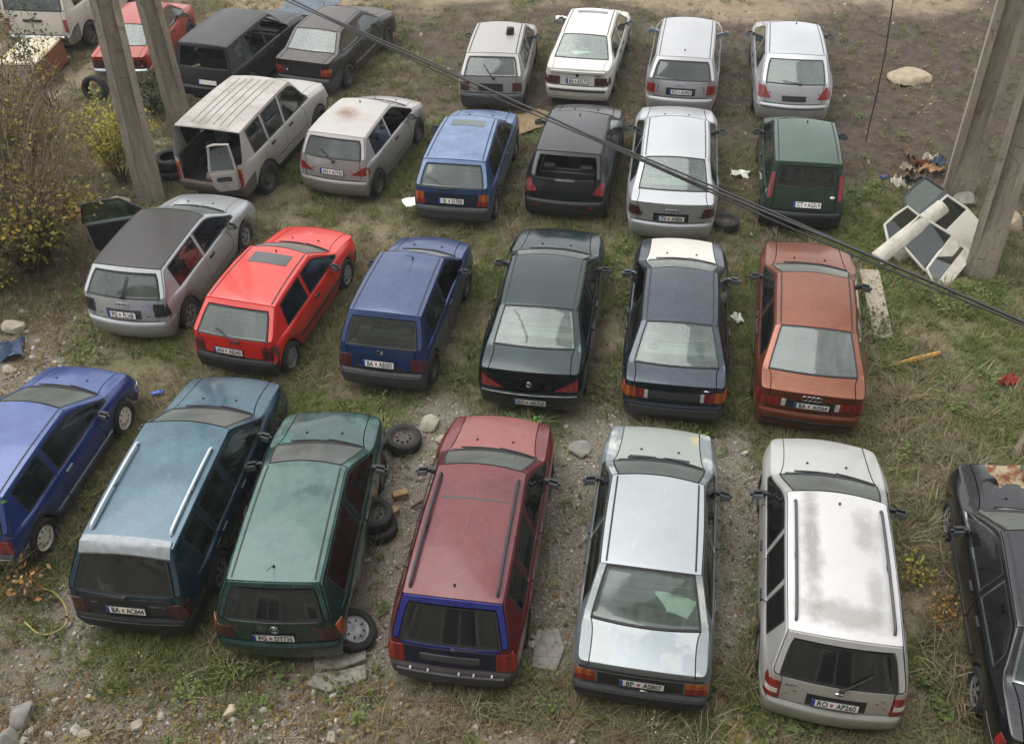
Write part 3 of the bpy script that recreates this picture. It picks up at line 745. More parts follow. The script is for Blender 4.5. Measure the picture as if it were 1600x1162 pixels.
CARS = [
 SP('A1', 'hatchback_car', 'violet-blue two-door hatchback cut off by the left edge of the photo, cream wheel covers', 'hatch', 3.75, 1.6, 1.38, (-7.51, 8.13, 10.9), .72, 2.42,
    (.14, .90), (.45, 1.29), (2.12, 1.31), (2.82, .92), (3.55, .74), .33, .40, .33, paint=P_('paint_violet_blue', '182e68', .3, .28, .7, .32, '7488b0'), bump=M['grey_plastic'], wheel='cap', sharp=.5, bowF=.07, bowR=.04,  # lilac-blue top layer also paints in the sky reflection
    moulding=(.36, .05, M['chrome']), seat='seat_light', patch=[TL(.5, .72, .58, .78), STRIP(.7, .38, .5, 'chrome'), ('bumper_wrap', 'right', Q(.06, .34, .40, .5), 'chrome', dict(off=.012)), ('bumper_wrap', 'right', Q(3.46, 3.69, .40, .5), 'chrome', dict(off=.012))], handle=M['chrome']),
 SP('A2', 'estate_car', 'dark teal-blue estate car with silver roof rails, plate BA AC844', 'estate', 4.47, 1.69, 1.48, (-4.97, 6.98, 8.2), .90, 2.54,
    (.16, .92), (.52, 1.40), (2.62, 1.42), (3.32, .96), (4.27, .77), .325, .40, .345, paint=P_('paint_teal_blue', '0f2838', .5, .26, .8, .42, '6a8c98'), bump=M['plastic'], wheel='alloy', sharp=.45, bowF=.10, bowR=.05, doors=4, cp=1.22, QE=.72, bp=1.98,  # pale teal top layer: dirt plus the roof's sky reflection painted in
    rails=(simple('rail_silver', 'b9bdc0', .4, .3, .1), .02, .72, 2.2, .10), rglass=M['glass_dark'], plate=(.0, .70, 'BA AC844'), channels=False,
    rwiper=((.02, .90), (-.45, .93)), patch=[PANEL(.60, .60, .86, 'plastic'), TL(.56, .765, .57, .80, 'dark_lens'), TS(.08, .26, .57, .80, 'dark_lens'), ('roof_spoiler', 'top', [(-.60, .43), (.60, .43), (.585, .62), (-.585, .62)], simple('spoiler_grey', '83888a', .5), dict(both=False, n=(12, 4), off=.03, thick=.05)),
      STRIP(.74, .30, .50, 'plastic')], badge=[('text', .40, .77, .05, 'Tempra S.W.', 'chrome'), ('text', -.42, .77, .04, 'FIAT', 'chrome')]),
 SP('A3', 'hatchback_car', 'dark green two-door hatchback with faded pale roof, tyres stacked at its side', 'hatch', 4.02, 1.69, 1.42, (-3.01, 6.52, 4.1), .85, 2.475,
    (.14, .96), (.40, 1.36), (2.26, 1.38), (2.98, .95), (3.85, .74), .30, .37, .31, paint=P_('paint_dark_green', '0d3230', .45, .26, .8, .14, '6f8c84', peel=('3f6a60', .5, .62, 1.6)), roofm=P_('paint_faded_green_roof', '123a36', .3, .35, .5, .12, '6c8478', peel=('48605a', .38, .56, 1.6)), wheel='steel', sharp=.15, bp=1.72, nowheel=('rR',), tilty=.012,
    rglass=M['glass_dark'], plate=(-.03, .68, 'PG DT735'), antenna=(-.02, .58, .28), patch=[TL(.52, .755, .60, .83, 'dark_lens'), ('tail_light', 'right', Q(.10, .28, .62, .86), 'amber_lens', dict(n=(3, 3))), ],
    badge=[('ring', 0, .83, .11, 1), ('disc', 0, .83, .06, 1)], bowR=.08),
 SP('A4', 'estate_car', 'dark red estate car with a blue tailgate', 'estate', 4.28, 1.69, 1.48, (-.87, 6.10, 9.9), .82, 2.517,
    (.15, .93), (.46, 1.40), (2.51, 1.41), (3.15, .96), (4.1, .74), .315, .375, .33, paint=P_('paint_dark_red', '5c1016', .4, .3, .7, .12, '9a7a74', peel=('6c2228', .50, .66, 1.1)), roofm=P_('paint_red_roof', '4c0e14', .35, .35, .5, .14, '8f6260', peel=('622a2e', .44, .6, 1.3)), tailm=P_('paint_tailgate_blue', '1a2270', .3, .28, .6, .05), bump=simple('bumper_brown_grey', '3d3638', .6), wheel='steel', doors=4, cp=1.16, QE=.62, bp=1.92,
    rails=(M['plastic'], .02, .55, 2.35, .085), rglass=M['glass_dark'], antenna=(0, .62, .02), hoodm=P_('paint_faded_red', '7d3a36', .3, .38, .4, .3, '9a7f74', peel=('6e1418', .58, .62, 1.6)),
    patch=[PANEL(.58, .60, .87, simple('panel_dark_blue', '0c0e2a', .4)), ('plate_holder', 'rear', Q(-.36, .36, .68, .78), 'grey_plastic', dict(both=False, off=.02, on='tailgate')), TL(.56, .765, .58, .86), TS(.08, .2, .58, .86), ('roof_seam', 'top', Q(-.44, .44, 1.93, 1.955), 'grey_plastic', dict(both=False, n=(10, 1), off=.002, on='roof')), *[('bumper_clip', 'rear', Q(x_, x_ + .02, .525, .538), 'clear_lens', dict(both=False, n=(1, 1), off=.03, thick=.04)) for x_ in (-.5, -.28, .1, .28, .5)], ('bumper_plank', 'rear', Q(-.66, .66, .28, .50), 'grey_plastic', dict(both=False, n=(14, 3), off=.03, on='rear_bumper'))],
    rwiper=((.05, .90), (.35, .915)), mirror=M['plastic'], bowR=.05, channels=False),
 SP('A5', 'sedan_car', 'pale silver boxy saloon with peeling trunk lid, plate BP AS807', 'sedan', 4.3, 1.67, 1.40, (1.35, 5.73, 11.4), .80, 2.45,
    (.69, .985), (1.22, 1.34), (2.65, 1.36), (3.22, .97), (4.16, .76), .325, .40, .335, DK=(.10, .95), paint=P_('paint_silver_dull', '70777a', .45, .36, .4, .28, '9ca19a', peel=('b4b7b2', .52, .6, 1.3)), roofm=P_('paint_silver_roof', '8d9497', .4, .35, .4, .25, 'b0b2ae'), hoodm=P_('paint_grey_hood', '848b86', .3, .4, .3, .35, '99998c', stains=((.55, 3.95, .18, .16, 'b8a079', .9),)), tailm=P_('paint_silver_lid', '7f878b', .5, .34, .5, .15, 'a9aca8', peel=('a3a7a5', .44, .52, 1.5)),
    bump=M['grey_plastic'], wheel='steel', sharp=.6, crDK=.85, doors=4, bowR=.035, bowF=.05, hump=.02, crown=.03, cornR=.95, taperR=.03, rglass=M['glass_clear'], plate=(.02, .70, 'BP AS807'),
    patch=[PANEL(.5, .60, .80, 'plastic'), TL(.52, .775, .60, .69), TL(.52, .775, .70, .80, 'amber_lens'), STRIP(.76, .40, .5), ('hood_vent', 'top', Q(.05, .42, 3.36, 3.40), 'plastic', dict(n=(4, 1), off=.004)), ('drip_edge', 'rear', Q(-.72, .72, .84, .87), 'plastic', dict(both=False, n=(14, 1), off=.01, on='tailgate'))], badge=[('disc', .05, .565, .09, .5)], moulding=(.5, .06, M['plastic']), chanm=M['rubber']),
 SP('A6', 'estate_car', 'silver estate car with rust-stained roof and dark roof rails, plate RO AP260', 'estate', 4.3, 1.69, 1.48, (3.52, 5.38, 12.8), .82, 2.525,
    (.19, .94), (.49, 1.39), (2.56, 1.41), (3.22, .96), (4.15, .74), .33, .39, .34, paint=P_('paint_silver_estate', 'abaaa7', .45, .36, .4, .18, 'aaa69e'), roofm=P_('paint_silver_stained', 'b7b5b4', .3, .4, .3, .12, 'aaa69e', stains=((-.34, 1.7, .14, 1.25, '6e6862', .75), (.32, 2.0, .2, .4, '7c7672', .6), (.05, .75, .7, .22, '76706a', .65), (.36, 1.1, .14, .4, '7e7874', .6))), wheel='capgrey', sharp=.15, cornR=.89, bowR=.09, doors=4, cp=1.16, QE=.62, bp=1.93,
    rails=(M['grey_plastic'], .019, .62, 2.40, .10), rglass=M['glass_dark'], plate=(.0, .69, 'RO AP260'), antenna=(.02, 2.42, .02), rwiper=((.03, .93), (.36, 1.12)), channels=False,
    patch=[('plate_recess', 'rear', Q(-.32, .34, .60, .78), 'plastic', dict(both=False, off=.003, on='tailgate')), TL(.62, .785, .58, .86), TS(.07, .2, .60, .84), TL(.64, .78, .66, .73, 'clear_lens', off=.012)], badge=[('disc', .02, .85, .10, .45), ('text', -.5, .85, .04, 'ESCORT'), ('text', .5, .81, .035, '16V')], mg=1.0),
 SP('A7', 'sedan_car', 'black saloon at the right edge with a rusty panel lying on its hood', 'sedan', 4.5, 1.72, 1.40, (5.93, 4.58, 13.3), .80, 2.65,
    (.80, .985), (1.28, 1.335), (2.67, 1.35), (3.28, .95), (4.32, .76), .325, .39, .315, DK=(.10, .93), paint=P_('paint_black', '0a0b10', .2, .26, .6, .06, '5c5c60'), trim=M['chrome'], wheel='alloy', sharp=.35, doors=4, patch=[TL(.45, .74, .62, .80), TS(.1, .25, .62, .8)], moulding=(.42, .06, M['plastic']), rglass=M['glass_clear'], tiltx=0),
 SP('B1', 'hatchback_car', 'silver two-door hatchback with a black roof and its left door open', 'hatch', 4.15, 1.735, 1.42, (-6.73, 13.04, 12.4), .85, 2.51,
    (.26, .97), (.60, 1.36), (2.32, 1.37), (3.02, .95), (3.85, .75), .335, .405, .345, paint=silverA, roofm=P_('paint_black_roof', '191716', .0, .5, .1, .16, '5a524c'), wheel='alloy', sharp=.08, bp=1.70, rglass=M['glass_dusty'], plate=(-.02, .70, 'PG FL168'), missing=('front_door_L', 'front_side_window_L'), nomirror=('mL',), channels=False,
    rwiper=((.02, 1.0), (.08, 1.28)), patch=[('plate_recess', 'rear', Q(-.33, .33, .62, .78), 'grey_plastic', dict(both=False, off=.002, on='tailgate')), TL(.56, .775, .66, .90, 'plastic'), TS(.12, .28, .66, .88, 'plastic'), ('light_cavity', 'rear', Q(.62, .73, .70, .86), 'interior', dict(off=.014))], badge=[('ring', 0, .87, .075, 4)], bowR=.13, cornR=.86, taperR=.13),
 SP('B2', 'hatchback_car', 'bright red two-door hatchback with a dark sunroof, plate AN AB340', 'hatch', 3.75, 1.61, 1.37, (-4.62, 11.99, 16.5), .74, 2.446,
    (.14, .92), (.60, 1.31), (2.08, 1.33), (2.72, .93), (3.6, .75), .345, .405, .335, paint=P_('paint_bright_red', 'b81c12', .0, .34, .5, .14, 'b07a68'), bump=M['plastic'], wheel='capgrey', sharp=.4, bp=1.52, rglass=M['glass_dusty'], plate=(-.08, .68, 'AN AB340'),
    rwiper=((.12, .88), (-.30, 1.02)), antenna=(-.0, 2.0, .02), patch=[SUNROOF(.36, 1.60, 1.92), TL(.53, .715, .60, .76, 'dark_lens'), TL(.53, .715, .77, .85, 'red_lens'), TS(.1, .22, .60, .85, 'dark_lens'), STRIP(.7, .44, .5), ], moulding=(.46, .05, M['plastic']), badge=[('disc', 0, .84, .05, 1, 'rubber')], bowR=.06, roofch=True),
 SP('B3', 'hatchback_car', 'navy blue two-door hatchback with dented roof, plate BA AB583', 'hatch', 3.69, 1.56, 1.42, (-2.14, 11.51, 12.8), .72, 2.36,
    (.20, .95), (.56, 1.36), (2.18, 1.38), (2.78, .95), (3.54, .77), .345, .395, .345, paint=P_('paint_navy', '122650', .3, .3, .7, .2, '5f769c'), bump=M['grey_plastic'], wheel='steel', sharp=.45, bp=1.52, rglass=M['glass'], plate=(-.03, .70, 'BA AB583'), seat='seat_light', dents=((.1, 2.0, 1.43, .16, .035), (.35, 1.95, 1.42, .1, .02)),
    antenna=(.05, 2.06, .4), rwiper=((-.02, .90), (.1, .93)), missing=('front_side_window_R',), patch=[PANEL(.42, .58, .64), TL(.50, .70, .59, .80, 'dark_lens'), TS(.08, .2, .59, .80, 'dark_lens'), STRIP(.70, .30, .5, 'grey_plastic')], badge=[('disc', 0, .86, .09, 1), ('text', -.46, .80, .035, 'FIAT'), ('text', .48, .76, .035, 'Uno')], bowR=.04),
 SP('B4', 'sedan_car', 'very dark green saloon with pale green rear window, plate RO AK920', 'sedan', 4.555, 1.765, 1.41, (.24, 10.87, 10.4), .92, 2.70,
    (.71, .98), (1.26, 1.34), (2.61, 1.36), (3.30, .95), (4.36, .73), .32, .38, .34, DK=(.17, .93), paint=P_('paint_green_black', '0a1e1e', .45, .24, .6, .07, '4c6266'), wheel='capgrey', sharp=.3, doors=4, rglass=M['glass_clear'], shelf=M['seat_light'], seat='seat_light', plate=(.02, .42, 'RO AK920', .01),
    patch=[PANEL(.70, .60, .82, simple('panel_gloss_black', '0a0b10', .3)), TLq([(.40, .62), (.76, .62), (.76, .84), (.62, .74)], 'red_lens', off=.012), ('bumper_trim', 'rear', Q(-.76, .76, .535, .55), 'chrome', dict(both=False, n=(14, 1), off=.012)), ], badge=[('disc', 0, .72, .09, 1.2), ('text', -.55, .63, .035, '406 ST'), ('text', .58, .62, .035, '2.0')], bowR=.08, moulding=(.47, .022, M['grey_plastic']), mirror=M['plastic'], chanm=M['rubber']),
 SP('B5', 'sedan_car', 'dark slate-grey saloon with a replacement white hood', 'sedan', 4.39, 1.695, 1.40, (2.46, 10.51, 10.5), .85, 2.55,
    (.50, .985), (1.10, 1.335), (2.47, 1.355), (3.22, .95), (4.25, .74), .31, .395, .322, DK=(.08, .95), paint=P_('paint_slate', '1c2530', .5, .27, .6, .16, '6a747e'), hoodm=P_('paint_white_hood', 'b9b6ae', .0, .45, .2, .25, '8f877b'), wheel='capgrey', sharp=.4, doors=4, rglass=M['glass_clear'], seat='seat_light', shelf=M['seat_light'], missing=('front_side_window_L',),
    patch=[PANEL(.42, .66, .80, 'grey_plastic'), TL(.60, .775, .64, .84, 'amber_lens'), TL(.46, .60, .64, .82), TL(.40, .455, .64, .81, 'clear_lens'), TS(.1, .24, .66, .84, 'amber_lens'), STRIP(.77, .36, .5, 'grey_plastic')], badge=[('text', -.48, .88, .045, '80'), ('disc', .48, .87, .09, .5)], bowR=.05, moulding=(.45, .05, M['plastic']), mirror=P_('paint_mirror_blue', '17324e', .3, .3, .6, .1)),
 SP('B6', 'sedan_car', 'copper-red saloon with four-ring badge, plate BA AS564', 'sedan', 4.48, 1.695, 1.40, (4.47, 10.21, 13.6), .86, 2.61,
    (.51, .985), (1.17, 1.335), (2.53, 1.355), (3.28, .95), (4.32, .74), .32, .40, .335, DK=(.08, .95), paint=P_('paint_copper', '6e3722', .55, .32, .4, .28, '9a7660'), wheel='capgrey', sharp=.35, doors=4, rglass=M['glass_dusty'], plate=(.02, .72, 'BA AS564'),
    patch=[PANEL(.40, .64, .80, 'plastic'), TL(.42, .775, .65, .80), TL(.36, .425, .66, .80, 'clear_lens', off=.012), TS(.1, .24, .66, .80), STRIP(.77, .36, .42), ], badge=[('ring', 0, .87, .095, 4)], bowR=.06, moulding=(.45, .05, M['plastic'])),
 SP('C1', 'hatchback_car', 'silver-beige two-door hatchback with a rusty dent in its roof, plate AN AC936', 'hatch', 3.72, 1.69, 1.44, (-3.65, 17.62, 18.1), .72, 2.38,
    (.22, 1.0), (.50, 1.38), (2.05, 1.39), (2.75, .97), (3.5, .74), .345, .385, .32, paint=P_('paint_silver_beige', 'a19c9a', .45, .34, .5, .2, 'a8a29a'), roofm=P_('paint_silver_beige_roof', 'a39e99', .4, .36, .4, .25, 'a39c92', stains=((-.12, 1.42, .34, .28, '6e4a3a', .95), (.1, 1.2, .5, .3, '8a7468', .4))), wheel='steel', sharp=.2, bp=1.45, rglass=M['glass'], plate=(0, .74, 'AN AC936'), dents=((-.02, 1.36, 1.45, .28, .09),), missing=('front_side_window_R',), channels=False, antenna=(-.05, 1.9, .05),
    rwiper=((.05, .96), (-.3, 1.16)), patch=[TLq([(.42, .70), (.74, .70), (.76, .88), (.68, .86)], 'red_lens'), TS(.12, .26, .72, .86)], bowR=.10, taperR=.1, bump=P_('paint_bumper_beige', '837f7c', .3, .4, .2, .3), badge=[('disc', .02, .93, .05, 1.1)]),
 SP('C2', 'hatchback_car', 'steel-blue boxy hatchback with sunroof, plate SJ 517RK', 'hatch', 3.985, 1.665, 1.42, (-1.11, 16.40, 11.0), .81, 2.475,
    (.15, .95), (.55, 1.34), (2.30, 1.36), (2.92, .95), (3.8, .74), .34, .395, .32, paint=P_('paint_steel_blue', '2a4268', .4, .3, .7, .55, '8fa4c0'), bump=M['grey_plastic'], wheel='alloy', sharp=.45, bp=1.72, rglass=M['glass_dusty'], plate=(0, .70, 'SJ 517RK'), chanm=M['rubber'], nomirror=('mR',),  # pale blue top layer: dirt with sky brightness painted in
    rwiper=((-.22, .92), (.18, .96)), patch=[SUNROOF(.36, 1.85, 2.12), PANEL(.55, .58, .84, simple('panel_dark_navy', '141c2c', .4)), TL(.52, .74, .60, .70), TL(.56, .745, .70, .84, 'amber_lens'), STRIP(.74, .30, .5, 'grey_plastic')], badge=[('disc', 0, .84, .06, 1, 'rubber')], bowR=.05, moulding=(.47, .05, M['plastic'])),
 SP('C3', 'hatchback_car', 'black hatchback with its rear window glass missing', 'hatch', 4.02, 1.755, 1.42, (1.14, 16.46, 12.7), .87, 2.54,
    (.26, .98), (.62, 1.36), (2.25, 1.38), (2.95, .96), (3.79, .77), .33, .36, .33, paint=P_('paint_black_two', '0e1013', .3, .3, .6, .14, '5c5854'), wheel='steel', sharp=.25, bp=1.68, doors=2, missing=('rear_window',), channels=False, antenna=(.02, 2.1, .03), bump=M['plastic'],
    patch=[TLq([(.56, .72), (.78, .68), (.78, .90), (.72, .94)], 'red_lens'), ('bumper_lamp', 'rear', Q(.50, .60, .42, .47), 'red_lens', dict(n=(2, 2))), ('plate_recess', 'rear', Q(-.28, .28, .30, .44), 'plastic', dict(both=False, off=.01, on='rear_bumper')), ('tail_strip', 'rear', Q(-.2, .2, .95, .985), 'chrome', dict(both=False, n=(5, 1), off=.01, on='tailgate'))], bowR=.10, taperR=.1),
 SP('C4', 'sedan_car', 'silver saloon with rounded roof, cable crossing its rear window, plate TV AF805', 'sedan', 4.8, 1.81, 1.45, (3.15, 15.52, 10.1), .95, 2.76,
    (.55, 1.02), (1.16, 1.375), (2.74, 1.40), (3.45, .98), (4.5, .76), .325, .375, .33, DK=(.14, .99), paint=silverA, wheel='alloy', sharp=.03, doors=4, rglass=M['glass_clear'], seat='seat_light', shelf=M['seat_light'], plate=(0, .68, 'TV AF805'), channels=True, chanm=M['grey_plastic'],
    patch=[('plate_recess', 'rear', Q(-.34, .34, .60, .78), 'plastic', dict(both=False, off=.003, on='tailgate')), TLq([(.56, .68), (.80, .68), (.80, .90), (.62, .88)], 'dark_lens'), TS(.12, .26, .70, .88, 'dark_lens')], badge=[('ring', 0, .84, .08, 4), ('text', -.56, .76, .05, 'A6'), ('text', .54, .70, .05, '2.5TDI')], bowR=.13, taperR=.12, cornR=.85, crown=.06, hump=.04),
 SP('C5', 'hatchback_car', 'dark green small hatchback with tall red lights beside the rear window', 'hatch', 3.76, 1.625, 1.46, (5.78, 15.76, 11.1), .74, 2.45,
    (.30, .98), (.52, 1.39), (2.20, 1.41), (2.86, .98), (3.55, .76), .345, .37, .35, paint=P_('paint_forest_green', '0f2a1e', .3, .3, .7, .3, '5f7a66'), bump=M['plastic'], wheel='steel', sharp=.3, doors=4, bp=1.62, rglass=M['glass'], plate=(.06, .72, 'CT AG019'), antenna=(.05, 2.1, .03), mirror=M['plastic'],
    rwiper=((.08, .95), (.38, 1.06)), patch=[TLq([(.635, .78), (.715, .78), (.675, 1.20), (.605, 1.22)], 'red_lens', off=.012), STRIP(.72, .28, .5, 'plastic')], badge=[('disc', .52, .84, .10, .6, 'clear_lens')], bowR=.08),
 SP('D2', 'sedan_car', 'dusty dark brown boxy saloon beside the burnt black off-roader', 'sedan', 4.315, 1.665, 1.41, (-4.99, 22.68, 19.6), .84, 2.475,
    (.65, .985), (1.12, 1.345), (2.53, 1.36), (3.14, .96), (4.1, .76), .345, .405, .32, DK=(.10, .95), paint=P_('paint_brown', '241f20', .3, .4, .35, .5, '736b66'), bump=M['grey_plastic'], wheel='steel', sharp=.5, doors=4, rglass=M['glass_dusty'], channels=True,
    patch=[PANEL(.5, .62, .80, 'plastic'), TL(.50, .76, .62, .80), TL(.60, .765, .72, .80, 'amber_lens', off=.013), STRIP(.74, .30, .5, 'grey_plastic'), ('bumper_trim', 'rear', Q(-.74, .74, .50, .515), 'chrome', dict(both=False, n=(12, 1), off=.016))], bowR=.04, moulding=(.42, .05, M['chrome']), badge=[('disc', -.42, .70, .07, 1)]),
 SP('D3', 'hatchback_car', 'dusty silver boxy hatchback with a black lump on its roof', 'hatch', 3.985, 1.665, 1.42, (-.29, 21.40, 7.9), .81, 2.475,
    (.15, .95), (.57, 1.34), (2.32, 1.36), (2.94, .95), (3.8, .74), .335, .395, .34, paint=P_('paint_silver_dusty', '93918f', .4, .4, .3, .4, 'a29b93'), bump=M['grey_plastic'], wheel='steel', sharp=.45, bp=1.72, rglass=M['glass'], rwiper=((.08, .92), (-.2, 1.18)),
    patch=[('plate_recess', 'rear', Q(-.30, .30, .62, .80), 'plastic', dict(both=False, off=.006, on='tailgate')), TL(.52, .745, .62, .82, 'dark_lens'), STRIP(.74, .30, .5, 'grey_plastic')], bowR=.05, moulding=(.47, .05, M['plastic'])),
 SP('D4', 'sedan_car', 'white saloon with dark tail lights and a sunroof, plate BA AX177', 'sedan', 4.57, 1.70, 1.42, (1.79, 21.63, 13.3), .86, 2.623,
    (.70, .985), (1.24, 1.35), (2.78, 1.37), (3.45, .97), (4.35, .75), .322, .40, .322, DK=(.12, .97), paint=P_('paint_white', 'bebdb5', .0, .38, .4, .2, 'a09a8e'), wheel='capgrey', sharp=.35, doors=4, rglass=M['glass_clear'], plate=(0, .70, 'BA AX177'),
    patch=[SUNROOF(.38, 2.45, 2.62), TL(.42, .76, .60, .79, 'dark_lens'), TS(.1, .22, .62, .79, 'dark_lens'), ('rear_spoiler', 'rear', Q(-.66, .66, .90, .94), 'white_trim', dict(both=False, n=(12, 2), off=.05, thick=.06)), STRIP(.77, .44, .5, 'grey_plastic')], badge=[('disc', 0, .83, .08, 1, 'rubber'), ('text', .5, .83, .05, 'PASSAT', 'plate_black')], bowR=.05, moulding=(.45, .05, M['plastic'])),
 SP('D5', 'estate_car', 'silver estate car behind the silver saloon, plate RO AN900', 'estate', 4.48, 1.73, 1.43, (4.15, 20.80, 12.4), .88, 2.617,
    (.14, .99), (.50, 1.37), (2.71, 1.40), (3.38, .97), (4.3, .75), .335, .40, .35, paint=silverB, wheel='alloy', sharp=.06, cornR=.87, crown=.055, hump=.035, doors=4, cp=1.18, QE=.72, bp=1.98, rglass=M['glass'], plate=(.0, .72, 'RO AN900'), antenna=(.0, .75, .03), chanm=M['grey_plastic'],
    patch=[('plate_recess', 'rear', Q(-.34, .34, .63, .81), 'plastic', dict(both=False, off=.003, on='tailgate')), TL(.60, .80, .66, .88), TS(.1, .22, .68, .86)], badge=[('ring', 0, .88, .07, 4)], bowR=.09, mirror=P_('paint_mirror_pale', '8fa0b0', .3, .3, .6, .1)),
 SP('D6', 'hatchback_car', 'silver long hatchback with red corner lights at the back of the yard', 'hatch', 4.73, 1.81, 1.45, (6.66, 20.18, 11.0), .93, 2.75,
    (.34, 1.01), (1.09, 1.37), (2.82, 1.40), (3.55, .98), (4.5, .75), .34, .375, .325, paint=silverA, wheel='alloy', sharp=.03, doors=4, bp=2.05, QE=1.2, rglass=M['glass_clear'], antenna=(.06, 2.7, .03), rwiper=((.1, 1.02), (-.28, 1.06)), chanm=M['grey_plastic'], crRR=.3,
    patch=[('plate_recess', 'rear', Q(-.38, .38, .66, .84), silverB, dict(both=False, off=.002, on='tailgate')), ('plate_holder', 'rear', Q(-.27, .27, .68, .79), 'plastic', dict(both=False, off=.012, on='tailgate')), TLq([(.52, .72), (.80, .70), (.82, .94), (.68, .96)], 'red_lens'), TS(.14, .3, .74, .94), ('bumper_strip', 'rear', Q(-.8, .8, .52, .545), 'grey_plastic', dict(both=False, n=(14, 1), off=.012))], bowR=.14, taperR=.12, cornR=.85, crown=.06, hump=.04, zbt=.56),
 SP('C0', 'off_road_car', 'whitish-grey long off-roader with open tailgate and ribbed roof', 'estate', 4.4, 1.68, 1.80, (-6.16, 17.51, 17.1), .75, 2.65,
    (.13, 1.12), (.36, 1.73), (2.74, 1.74), (3.25, 1.16), (4.25, 1.0), .40, .42, .385, paint=P_('paint_grey_white', '9d9993', .1, .45, .2, .4, 'a39d93'), roofm=P_('paint_roof_stained', 'aaa49e', .0, .5, .1, .35, '8d857c', peel=('8c847b', .45, .65, 2.0)), wheel='steel', sharp=.6, doors=4, cp=1.20, QE=.52, bp=2.05, r=.36, ra=.43, sill=.38, zbt=.62, zft=.65, missing=('rear_window', 'tailgate'), bump=simple('bumper_rusty', '4d453e', .7), belt=(1.08, 1.08), hoodhump=.01, bowF=.04, bowR=.03, channels=False, crown=.03, mg=.8, xf=[.95, .99, 1., 1., .985],
    patch=[TL(.68, .765, .66, .95, 'red_lens'), TL(.68, .765, .95, 1.03, 'amber_lens', off=.012)] + [('roof_rib', 'top', Q(x_, x_ + .018, .5, 2.6), 'rib_grey', dict(n=(1, 12), off=.012, on='roof')) for x_ in (.08, .24, .40)], nomirror=('mL', 'mR')),
 SP('D1', 'off_road_car', 'burnt black off-roader with missing windows beside the concrete pole', 'estate', 4.24, 1.72, 1.62, (-7.32, 22.19, 18.6), .75, 2.576,
    (.20, 1.05), (.34, 1.56), (2.47, 1.58), (3.0, 1.08), (4.05, .95), .355, .39, .36, paint=P_('paint_burnt', '111214', .1, .5, .2, .25, '55524f', peel=('2a2d31', .42, .6, 1.4)), wheel='steel', sharp=.5, doors=4, cp=1.05, QE=.5, bp=1.85, r=.34, ra=.41, sill=.34, zbt=.58, zft=.6, missing=('rear_window', 'front_side_window_R', 'front_side_window_L', 'rear_side_window_R', 'windshield'), bump=M['plastic'], belt=(1.0, 1.0), bowF=.04, bowR=.04, xf=[.95, .99, 1., 1., .985],
    patch=[TL(.62, .76, .66, .85, 'dark_lens')], plate=(.1, .74, ''), nomirror=('mL', 'mR')),
 SP('D0', 'sedan_car', 'faded red small saloon with chrome bumper behind the concrete poles', 'sedan', 3.85, 1.6, 1.38, (-9.78, 23.52, 6.0), .72, 2.45,
    (.62, .94), (1.08, 1.31), (2.50, 1.33), (3.05, .95), (3.75, .80), .335, .38, .34, DK=(.05, .88), paint=P_('paint_faded_orange_red', '8a2618', .0, .4, .4, .25, 'a57a68'), bump=M['chrome'], wheel='steel', sharp=.5, doors=2, rglass=M['glass_dusty'], patch=[PANEL(.48, .60, .78, 'plastic'), TL(.50, .72, .58, .80, 'dark_lens')], bowR=.04, bowF=.03),
]
CARS.append(SP('V1', 'white_van', 'white van at the top left corner beside the red saloon', 'estate', 4.7, 1.98, 2.1, (-12.62, 25.75, 10.0), .9, 2.8,
    (.16, 1.25), (.34, 1.98), (3.3, 2.0), (4.0, 1.15), (4.5, .9), .42, .43, .42, paint=P_('paint_van_white', 'b5aea4', .0, .45, .2, .35, '9a9084'), wheel='steel', sharp=.45, doors=2, bp=2.4, belt=(1.2, 1.2), r=.33, ra=.4, sill=.35, zbt=.58, zft=.6, bump=M['chrome'], bowR=.03, bowF=.1, xf=[.95, .99, 1., 1., .985],
    patch=[TL(.80, .90, .72, 1.05, 'red_lens'), ('handle_bar', 'rear', Q(-.35, .2, .98, 1.04), 'plastic', dict(both=False, off=.03))]))
M['white_trim'] = P_('paint_white_trim', 'bebdb5', .0, .38, .4, .2, 'a09a8e')
M['rib_grey'] = simple('rib_grey', '8d867d', .6)
_tmp = [make_temp(s) for s in CARS]
bpy.context.view_layer.update()
_dg = bpy.context.evaluated_depsgraph_get()
_evs = []
for (o, names) in _tmp:
    _evs.append((bpy.data.meshes.new_from_object(o.evaluated_get(_dg)), names))
for (o, names) in _tmp: bpy.data.objects.remove(o)
CAR = {}
for s, (ev, names) in zip(CARS, _evs):
    build_car(s, ev, names); CAR[s['key']] = s
    bpy.data.meshes.remove(ev)

# ------------------------------------------------------------------ ground
def vnoise(x, y, seed=0):
    r = np.random.RandomState(seed); T = r.rand(64, 64)
    xi = np.floor(x).astype(int); yi = np.floor(y).astype(int); fx = x - xi; fy = y - yi
    fx = fx * fx * (3 - 2 * fx); fy = fy * fy * (3 - 2 * fy)
    g = lambda a, b: T[a % 64, b % 64]
    return (g(xi, yi) * (1 - fx) + g(xi + 1, yi) * fx) * (1 - fy) + (g(xi, yi + 1) * (1 - fx) + g(xi + 1, yi + 1) * fx) * fy
def fbm(x, y, s, seed=0, o=4):
    v = 0; a = .5
    for k in range(o): v = v + a * vnoise(x * s + 13.7 * k, y * s + 7.1 * k, seed + k); a *= .5; s *= 2.1
    return v / (1 - .5 ** o)
def seg_d(x, y, a, b):
    ax, ay = a; bx, by = b; dx, dy = bx - ax, by - ay
    t = np.clip(((x - ax) * dx + (y - ay) * dy) / (dx * dx + dy * dy), 0, 1)
    return np.hypot(x - ax - t * dx, y - ay - t * dy)
def sst(v, a, b):
    t = np.clip((v - a) / (b - a), 0, 1); return t * t * (3 - 2 * t)
